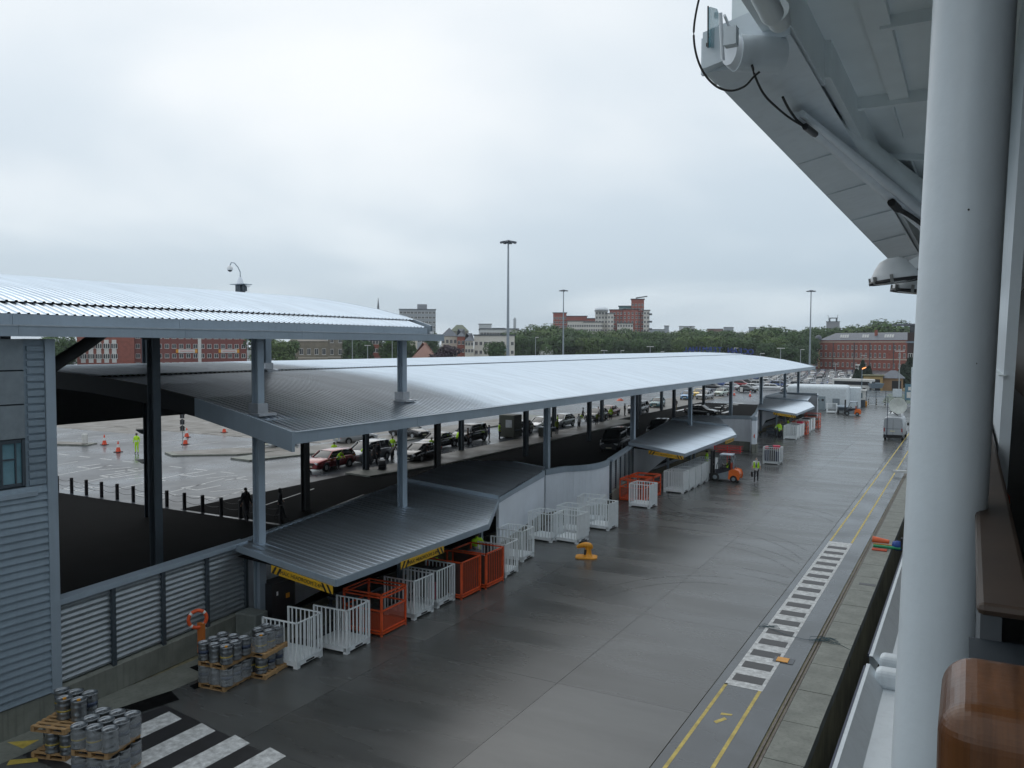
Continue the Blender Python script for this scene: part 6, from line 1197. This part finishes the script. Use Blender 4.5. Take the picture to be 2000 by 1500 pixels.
# ================================================================ PEOPLE
PM = {}
def person_mesh(pose, top, leg, arm='top'):
    key = (pose, top.name, leg.name, arm)
    if key in PM: return PM[key]
    J = {'pel': (0, 0, .95), 'wai': (0, 0, 1.08), 'che': (0, 0, 1.32), 'nek': (0, 0, 1.48), 'hb': (0, -.01, 1.56), 'ht': (0, -.02, 1.68), 'ls': (-.18, 0, 1.42), 'rs': (.18, 0, 1.42), 'le': (-.25, .02, 1.16), 're': (.25, .02, 1.16), 'lh': (-.25, -.06, .93), 'rh': (.25, -.06, .93), 'lhip': (-.09, 0, .90), 'rhip': (.09, 0, .90), 'lk': (-.10, -.02, .50), 'rk': (.10, -.02, .50), 'la': (-.11, .02, .09), 'ra': (.11, .02, .09), 'lt': (-.12, -.16, .04), 'rt': (.12, -.16, .04)}
    if pose == 'walk': J.update(lk=(-.09, -.16, .52), la=(-.10, -.24, .10), lt=(-.10, -.40, .06), rk=(.09, .06, .50), ra=(.10, .30, .13), rt=(.10, .18, .04), le=(-.24, .12, 1.18), lh=(-.24, .16, .95), re=(.24, -.06, 1.17), rh=(.23, -.22, .98))
    if pose == 'carry': J.update(lk=(-.09, -.12, .52), la=(-.10, -.18, .10), lt=(-.10, -.34, .05), rk=(.09, .05, .50), ra=(.10, .22, .11), rt=(.10, .08, .04), le=(-.25, 0, 1.16), lh=(-.27, 0, .90), re=(.26, .02, 1.17), rh=(.28, -.08, .94))
    if pose == 'lean':
        J.update(wai=(0, -.06, 1.06), che=(0, -.24, 1.25), nek=(0, -.34, 1.36), hb=(0, -.40, 1.42), ht=(0, -.48, 1.51), ls=(-.18, -.28, 1.31), rs=(.18, -.28, 1.31), le=(-.22, -.40, 1.08), re=(.22, -.40, 1.08), lh=(-.15, -.58, 1.0), rh=(.15, -.58, 1.0))
    if pose == 'sit':
        J.update(pel=(0, 0, .95), lhip=(-.09, -.02, .93), rhip=(.09, -.02, .93), lk=(-.13, -.46, .98), rk=(.13, -.46, .98), la=(-.13, -.52, .58), ra=(.13, -.52, .58), lt=(-.13, -.68, .52), rt=(.13, -.68, .52), le=(-.24, -.14, 1.18), re=(.24, -.14, 1.18), lh=(-.12, -.38, 1.20), rh=(.12, -.38, 1.20))
    if pose == 'armsup': J.update(le=(-.30, -.12, 1.22), lh=(-.16, -.30, 1.30), re=(.30, -.12, 1.22), rh=(.16, -.30, 1.30))
    E_ = [('pel', 'wai', 't'), ('wai', 'che', 't'), ('che', 'nek', 't'), ('nek', 'hb', 's'), ('hb', 'ht', 's'), ('che', 'ls', 't'), ('che', 'rs', 't'), ('ls', 'le', 'a'), ('rs', 're', 'a'), ('le', 'lh', 'f'), ('re', 'rh', 'f'), ('pel', 'lhip', 'l'), ('pel', 'rhip', 'l'), ('lhip', 'lk', 'l'), ('rhip', 'rk', 'l'), ('lk', 'la', 'l'), ('rk', 'ra', 'l'), ('la', 'lt', 'b'), ('ra', 'rt', 'b')]
    Rd = dict(pel=(.15, .115), wai=(.145, .105), che=(.17, .12), nek=(.055, .055), hb=(.075, .085), ht=(.085, .10), ls=(.07, .07), rs=(.07, .07), le=(.05, .05), re=(.05, .05), lh=(.035, .035), rh=(.035, .035), lhip=(.10, .10), rhip=(.10, .10), lk=(.065, .065), rk=(.065, .065), la=(.045, .045), ra=(.045, .045), lt=(.04, .035), rt=(.04, .035))
    names = list(J); me = bpy.data.meshes.new('sk'); me.from_pydata([J[n] for n in names], [(names.index(a), names.index(b_)) for a, b_, _ in E_], [])
    ob = bpy.data.objects.new('sk', me); COL.objects.link(ob); md = ob.modifiers.new('s', 'SKIN'); md.use_smooth_shade = True
    for i, n in enumerate(names): me.skin_vertices[0].data[i].radius = Rd[n]; me.skin_vertices[0].data[i].use_root = (n == 'pel')
    sb = ob.modifiers.new('d', 'SUBSURF'); sb.levels = 1
    dg = bpy.context.evaluated_depsgraph_get(); dg.update(); out = bpy.data.meshes.new_from_object(ob.evaluated_get(dg)); out.name = 'body'; bpy.data.objects.remove(ob)
    ms = [top, leg, skin_m, rubber, refl]
    out.materials.clear()
    for m_ in ms: out.materials.append(m_)
    segs = [(Vector(J[a]), Vector(J[b_]), t) for a, b_, t in E_]
    for p in out.polygons:
        c_ = p.center; best = (9, 't')
        for a, b_, t in segs:
            d = b_-a; u = max(0, min(1, (c_-a).dot(d)/d.length_squared)); q_ = (c_-(a+d*u)).length-(.06 if t in 't' else 0)
            if q_ < best[0]: best = (q_, t, u)
        t = best[1]; p.material_index = {'t': 0, 'a': 0 if arm == 'top' else 0, 'f': 0 if arm == 'top' else 2, 'l': 1, 's': 2, 'b': 3}[t]
        if t == 'f' and best[2] > .88: p.material_index = 2
        if t == 's' and best[2] < .35 and c_.z < J['nek'][2]: p.material_index = 0
        if top.name.startswith('high_vis') and t == 't' and J['wai'][2]-.03 < c_.z < J['wai'][2]+.03: p.material_index = 4
    # fingers and face
    ex = MB()
    for s_ in ('l', 'r'):
        h = Vector(J[s_+'h']); e2 = Vector(J[s_+'e']); d = (h-e2).normalized(); sd_ = d.cross(Vector((1, 0, 0))).normalized() if abs(d.x) < .9 else Vector((0, 1, 0))
        for k_, ln in enumerate((.075, .085, .08, .062)):
            o_ = h+d*.02+sd_*(.024-.016*k_); ex.tube([o_, o_+d*ln*.6, o_+d*ln+Vector((0, -.012, 0))], [.009, .008, .006], 5)
        ex.tube([h+sd_*.03, h+sd_*.055+d*.03, h+sd_*.05+d*.055], [.01, .009, .007], 5)
    PM[key] = (out, ex.mesh('fingers', skin_m), Vector(J['hb']), Vector(J['ht'])); return PM[key]
hairmesh = MB().lathe([(.0, .115), (.05, .105), (.085, .07), (.098, .02), (.095, -.03)], n=14, sx=.95, sy=1.08).mesh('hair', hair_m)
facemesh = MB().cyl((-.032, -.098, .0), (-.032, -.104, .0), .011, n=8, mi=1).cyl((.032, -.098, .0), (.032, -.104, .0), .011, n=8, mi=1).add([(-.014, -.096, -.03), (.014, -.096, -.03), (0, -.125, -.03), (0, -.10, .01)], [(0, 1, 2), (0, 2, 3), (1, 3, 2)], 0).bb(-.022, .022, -.10, -.092, -.058, -.05, 2).mesh('face', [skin_m, hair_m, M('lip', (0.35, 0.12, 0.1), 0.5)])
def person(label, x, y, rz, pose='stand', top=hiviz, leg=cloth_d, arm='top', vest=False, z=0, group='people around the queuing cars', s=1.0, hair=True):
    me, fm, hb, ht = person_mesh(pose, top, leg, arm); o = thing('person', label, 'person', (x, y, z), rz, group); s *= 1.07; o.scale = (s, s, s)
    obj('body', me, [], o); obj('hand', fm, [], o)
    hc = hb.lerp(ht, .55); obj('face', facemesh, [], o, hc+Vector((0, 0.0, 0))); 
    if hair: obj('hair', hairmesh, [], o, hc+Vector((0, .012, .01)))
    if vest:
        b = MB(); n = 16
        b.lathe([(.165, 1.0), (.18, 1.1), (.20, 1.3), (.17, 1.44), (.10, 1.49)], n=n, sx=1.05, sy=.82); obj('vest', b, hiviz, o)
    return o
g0 = None
person('worker in full yellow high visibility suit standing in the car park', -69.3, 51.3, 0.5, 'stand', hiviz, hiviz, group=None, s=1.04)
w_ = person('man in a white shirt, tie and yellow vest walking with a black case', -14.3, 64.6, 0.15, 'carry', cloth_w, cloth_d, 'bare', False, group=None, s=1.02, hair=False)
b = MB()
for s_ in (-1, 1): b.add([(s_*.05, -.155, 1.0), (s_*.19, -.10, 1.0), (s_*.215, -.02, 1.2), (s_*.20, -.06, 1.42), (s_*.10, -.13, 1.46), (s_*.07, -.165, 1.25), (s_*.19, .12, 1.0), (s_*.20, .12, 1.4), (0, .16, 1.0), (0, .15, 1.42)], [(0, 1, 2, 5), (5, 2, 3, 4), (1, 6, 7, 3), (6, 8, 9, 7)])
obj('vest', b, hiviz, w_); obj('tie', MB().add([(-.02, -.162, 1.40), (.02, -.162, 1.40), (.04, -.172, 1.12), (0, -.172, 1.04), (-.04, -.172, 1.12)], [(0, 1, 2, 3, 4)]), cloth_b, w_); obj('hair', MB().lathe([(.0, .1), (.06, .09), (.085, .05)], n=12), M('grey_hair', (.25, .22, .2), .8), w_, (0, .02, 1.62))
o = thing('briefcase', 'black case carried by the walking man in the yellow vest', 'case', (-14.62, 64.55, .40), 0.3); bevel(obj('shell', MB().bb(-.07, .07, -.24, .24, 0, .42), black_p, o), .03); obj('handle', MB().tube([(0, -.07, .42), (0, -.05, .48), (0, .05, .48), (0, .07, .42)], .012, 5), black_p, o)
d_ = person('forklift driver in a dark jacket with yellow bands', -16.2, 63.9, -pi/2, 'sit', M('dark_jacket', (.03, .035, .02), .8), cloth_d, group=None, s=.95)
obj('yellow_sash', MB().beam((-.16, -.13, 1.40), (.10, -.20, 1.08), .06, .02).beam((.16, -.13, 1.40), (.14, -.20, 1.08), .06, .02).beam((.19, -.02, 1.40), (.19, -.1, 1.05), .02, .08), hiviz, d_)
PL = [('worker in a yellow jacket leaning at the back of the red estate', -46.7, 56.9, 2.4, 'lean', hiviz, cloth_d), ('worker in bright yellow between the red and silver cars', -49.0, 56.0, 0.5, 'stand', hiviz, hiviz), ('worker in a yellow vest at the side of the red estate', -45.9, 52.9, 1.6, 'lean', hiviz, cloth_d), ('passenger in dark clothes in front of the silver people carrier', -45.4, 57.6, 1.5, 'stand', cloth_d, cloth_d),
      ('passenger in a grey brown top with a trolley beside the silver people carrier', -44.5, 58.4, 2.8, 'lean', cloth_g, cloth_d), ('worker in a dark jacket and yellow vest behind the people carrier', -47.3, 62.2, 0.3, 'stand', hiviz, cloth_d), ('person in a mauve top at the rear of the silver people carrier', -45.6, 61.2, 1.7, 'stand', M('mauve_cloth', (.12, .09, .14), .8), cloth_d), ('worker in yellow partly behind the second tall post', -43.7, 63.4, 0.5, 'stand', hiviz, cloth_d),
      ('worker in a bright yellow jacket beside the black saloon', -45.9, 71.2, 3.1, 'lean', hiviz, cloth_d), ('person in a brown patterned coat beside the black saloon', -45.5, 72.6, 2.0, 'stand', M('brown_coat', (.09, .05, .035), .9), cloth_d), ('worker in dull yellow near the booth', -42.0, 86.5, 1.0, 'stand', M('dull_yellow', (.2, .26, .03), .8), cloth_d), ('worker in dull yellow bending by the third tall post', -42.6, 99.5, 1.0, 'lean', M('dull_yellow', (.2, .26, .03), .8), cloth_d),
      ('person in grey walking with a trolley', -46.8, 104.6, 2.0, 'walk', cloth_g, cloth_d), ('person in an orange top by the slim dark post', -45.8, 107.6, 0.5, 'armsup', hiviz_o, cloth_d), ('worker in yellow right of the person in orange', -43.6, 106.8, 0.5, 'stand', hiviz, cloth_d), ('second worker in yellow near the black hatchback', -42.9, 113.4, -0.5, 'stand', hiviz, cloth_d), ('two tone dressed person by the slim post beyond the grey estate', -41.5, 129.2, 0.3, 'stand', cloth_g, M('khaki', (.25, .2, .1), .8)), ('person in black crouching near the low black car', -32.6, 123.0, 1.5, 'lean', cloth_d, cloth_d),
      ('person in black walking beside the bollard chain, right', -36.0, 36.3, 2.6, 'walk', cloth_d, cloth_d), ('person in dark clothes behind the left tall post', -37.9, 35.4, 1.2, 'stand', cloth_d, cloth_g), ('person in black with a bag beside the left tall post', -37.1, 34.7, 1.4, 'walk', cloth_d, cloth_d),
      ('worker in a yellow vest standing at the third canopy cages', -18.75, 96.2, 2.5, 'stand', hiviz, cloth_d), ('worker in yellow inside the third canopy shade', -19.6, 97.9, 1.5, 'lean', hiviz, cloth_d), ('worker in yellow behind the cages of the third canopy', -18.9, 101.5, 1.5, 'armsup', hiviz, cloth_d), ('worker in yellow half hidden under the nearest canopy edge', -19.75, 32.3, 1.0, 'armsup', hiviz, cloth_d), ('worker in yellow at the far end of the cage row under the second canopy', -18.9, 67.2, 1.5, 'stand', hiviz, cloth_d), ('worker in yellow deep under the nearest canopy behind the cages', -20.0, 28.9, 1.0, 'lean', hiviz, cloth_d)]
PL += [('passenger in a grey coat beside the bonnet of the silver people carrier', -44.9, 56.4, 2.2, 'walk', cloth_g, cloth_d), ('passenger in navy waiting behind the luggage trolley', -42.0, 56.2, 3.0, 'stand', cloth_b, cloth_d), ('passenger in black bending at the open topped car', -42.6, 60.6, 1.3, 'lean', cloth_d, cloth_d), ('worker in yellow at the rear of the black off road car', -45.4, 79.0, 1.8, 'stand', hiviz, cloth_d),
       ('passenger in navy beside the black off road car', -45.2, 76.4, 2.2, 'stand', cloth_b, cloth_d), ('passenger in grey between the booth and the counter desk', -43.6, 82.6, 0.6, 'walk', cloth_g, cloth_d), ('worker in yellow beside the white hatchback', -44.4, 91.6, 2.0, 'stand', hiviz, cloth_d), ('worker in yellow beside the silver hatchback', -43.9, 97.0, 1.2, 'lean', hiviz, cloth_d), ('passenger in a white shirt near the third tall post', -42.9, 94.6, 0.4, 'walk', cloth_w, cloth_d), ('passenger in black at the dark red saloon', -44.8, 115.2, 1.6, 'stand', cloth_d, cloth_d)]
for a_ in PL: person(*a_)
o = thing('luggage_trolley', 'dark luggage trolley stacked with bags beside the silver people carrier', 'trolley', (-42.6, 54.6, 0), 0.6)
obj('base', MB().bb(-.35, .35, -.6, .6, .12, .18), clad_dk, o); obj('frame', MB().tube([(-.3, .6, .15), (-.3, .65, 1.0), (.3, .65, 1.0), (.3, .6, .15)], .02, 6), chrome, o); bevel(obj('bag', MB().bb(-.3, .3, -.5, .4, .2, .55), cloth_d, o), .06); bevel(obj('bag', MB().bb(-.28, .28, -.4, .3, .56, .85), M('grey_bag', (.08, .08, .09), .7), o), .06)
for x in (-.3, .3):
    for y_ in (-.5, .5): obj('wheel', MB().cyl((x-.03, y_, .07), (x+.03, y_, .07), .07, n=10), rubber, o)
# booth under the canopy
o = thing('check_in_booth', 'dark green grey booth with a pale poster under the canopy', 'booth', (-45.3, 81.3, 0.14), 0)
bevel(obj('shell', MB().bb(-1.0, 1.0, -.9, .9, 0, 2.5), M('booth_grey', (0.07, 0.075, 0.06), 0.6), o), .08); obj('poster', MB().bb(-.1, .7, -.93, -.90, 1.1, 1.95), M('poster_pale', (0.45, 0.47, 0.5), 0.5), o); obj('counter', MB().bb(1.0, 1.5, -.8, .8, .8, .9), clad_dk, o)
o = thing('counter_desk', 'dark counter desk right of the booth under the canopy', 'desk', (-41.8, 83.5, 0.14), 0)
obj('top', MB().bb(-.9, .9, -.5, .5, 1.0, 1.08), clad, o); obj('front', MB().bb(-.85, .85, -.45, -.4, 0, 1.0), M('booth_grey', (0.07, 0.075, 0.06), 0.6), o); obj('screen', MB().bb(.2, .7, -.2, -.15, 1.08, 1.5), black_p, o)

# ================================================================ BOLLARDS, CHAINS, CONES, SIGNS
bol = MB().cyl((0, 0, 0), (0, 0, 1.02), .115, n=16).lathe([(.115, 1.02), (.118, 1.04), (.09, 1.06), (0, 1.065)], n=16).mesh('post', bollard_m); bcap = MB().lathe([(.119, 1.0), (.121, 1.045), (.06, 1.068), (0, 1.07)], n=16).mesh('cap', M('worn_cap', (.25, .25, .25), .5))
bx_ = [-56.6+1.655*i for i in range(14)]
side_ = ['first', 'second', 'third', 'fourth', 'fifth', 'sixth', 'seventh', 'eighth', 'ninth', 'tenth', 'eleventh', 'twelfth', 'thirteenth', 'fourteenth']
for i, x in enumerate(bx_):
    o = thing('chain_bollard', '%s black bollard from the left along the chained pavement edge' % side_[i], 'bollard', (x, 35.45, 0), 0, 'black bollards linked by chains'); obj('post', bol, [], o)
    if i in (9, 10, 12): obj('cap', bcap, [], o)
    if i < 13:
        for z in (.92, .55): 
            ch_ = obj('chain', MB().tube([(x+1.655*t/8 if False else 1.655*t/8, 0, z-.16*(1-(2*t/8-1)**2)) for t in range(9)], .014, 5), bollard_m, o)
def cone_(label, px, py, s_=1.0):
    x, y = G(px, py); o = thing('traffic_cone', label, 'traffic cone', (x, y, 0), 0, 'orange and white traffic cones'); o.scale = (s_,)*3
    obj('base', MB().bb(-.24, .24, -.24, .24, 0, .05), M('cone_base', (.05, .02, .02), .7), o); obj('lower_cone', MB().cyl((0, 0, .05), (0, 0, .38), .19, .12, 14), M('cone_red', (.75, .08, .03), .5), o); obj('white_sleeve', MB().cyl((0, 0, .38), (0, 0, .62), .12, .075, 14), refl, o); obj('tip', MB().cyl((0, 0, .62), (0, 0, .85), .075, .03, 14), M('cone_red', (.75, .08, .03), .5), o)
for i, (px, py, l_) in enumerate(((204, 869, 'traffic cone left of the man in yellow, farther one'), (231, 883, 'traffic cone left of the man in yellow, nearer one'), (362, 868, 'traffic cone right beside the black signpost, nearer one'), (365, 854, 'traffic cone behind the black signpost, farther one'), (438, 845, 'traffic cone close to the canopy gable'), (1434, 772, 'traffic cone beyond the far canopy posts, left'), (1465, 774, 'traffic cone beyond the far canopy posts, right'), (1469, 757, 'traffic cone behind the white bollard near the far end'))): cone_(l_, px, py, 1.25)
def white_bollard(label, px, py):
    x, y = G(px, py); o = thing('keep_left_bollard', label, 'bollard', (x, y, 0.0), 0.4); obj('base', MB().prism([(-.5, -.3), (.5, -.3), (.5, .3), (-.5, .3)], 0, .12), black_p, o); bevel(obj('shell', MB().bb(-.3, .3, -.14, .14, .12, 1.15), w_frame, o), .1, 3)
white_bollard('white traffic island bollard on the left island', 166, 869); white_bollard('white traffic island bollard beyond the far canopy posts', 1448, 767)
x, y = G(357, 879); o = thing('direction_sign', 'black arrow sign plates on a grey pole on the traffic island', 'sign', (x, y, .14), 0.5)
obj('pole', MB().cyl((0, 0, 0), (0, 0, 3.6), .035, n=8), chrome, o)
for k_ in range(3): obj('plate', MB().add([(-.22, -.03, 1.75+k_*.62), (.22, -.03, 1.75+k_*.62), (.22, -.03, 2.1+k_*.62), (.32, -.03, 2.1+k_*.62), (0, -.03, 2.34+k_*.62), (-.32, -.03, 2.1+k_*.62), (-.22, -.03, 2.1+k_*.62)], [(0, 1, 2, 3, 4, 5, 6)]), black_p, o)
o = thing('barrier_rail', 'white crossing barrier rail beyond the canopy end', 'barrier', (*G(1530, 762), 0), 0.1)
for x in (0, 3.2): obj('leg', MB().bb(x-.05, x+.05, -.05, .05, 0, 1.1), w_frame, o)
obj('rail', MB().bb(0, 3.2, -.04, .04, 1.02, 1.1), w_frame, o)
o = thing('umbrella', 'orange red umbrella showing above the dark red saloon', 'umbrella', (-46.9, 118.6, 0)); obj('canopy', MB().lathe([(0, 2.35), (.35, 2.25), (.6, 2.0)], n=10), orange_p, o); obj('shaft', MB().cyl((0, 0, 1.0), (0, 0, 2.3), .015, n=6), chrome, o)
# gate of white arches by the blossom trees
o = thing('drain_grate', 'small dark drain on the concrete near the walking man', 'grate', (*G(1467, 890), 0.006)); obj('plate', MB().bb(-.9, .9, -.15, .15, 0, .01), black_p, o)

# thin damp air over the whole place
hz = obj('haze', MB().bb(-1640, 540, -90, 1740, -9.5, 68), [])
hm = bpy.data.materials.new('haze_air'); hm.use_nodes = True; ht_ = hm.node_tree; ht_.nodes.clear()
pv = N(ht_, 'ShaderNodeVolumePrincipled'); pv.inputs['Color'].default_value = (0.86, 0.92, 1.0, 1); pv.inputs['Density'].default_value = 0.00016; pv.inputs['Anisotropy'].default_value = 0.2
mo = N(ht_, 'ShaderNodeOutputMaterial'); ht_.links.new(pv.outputs[0], mo.inputs['Volume'])
hz.data.materials.clear(); hz.data.materials.append(hm); hz['kind'] = 'stuff'
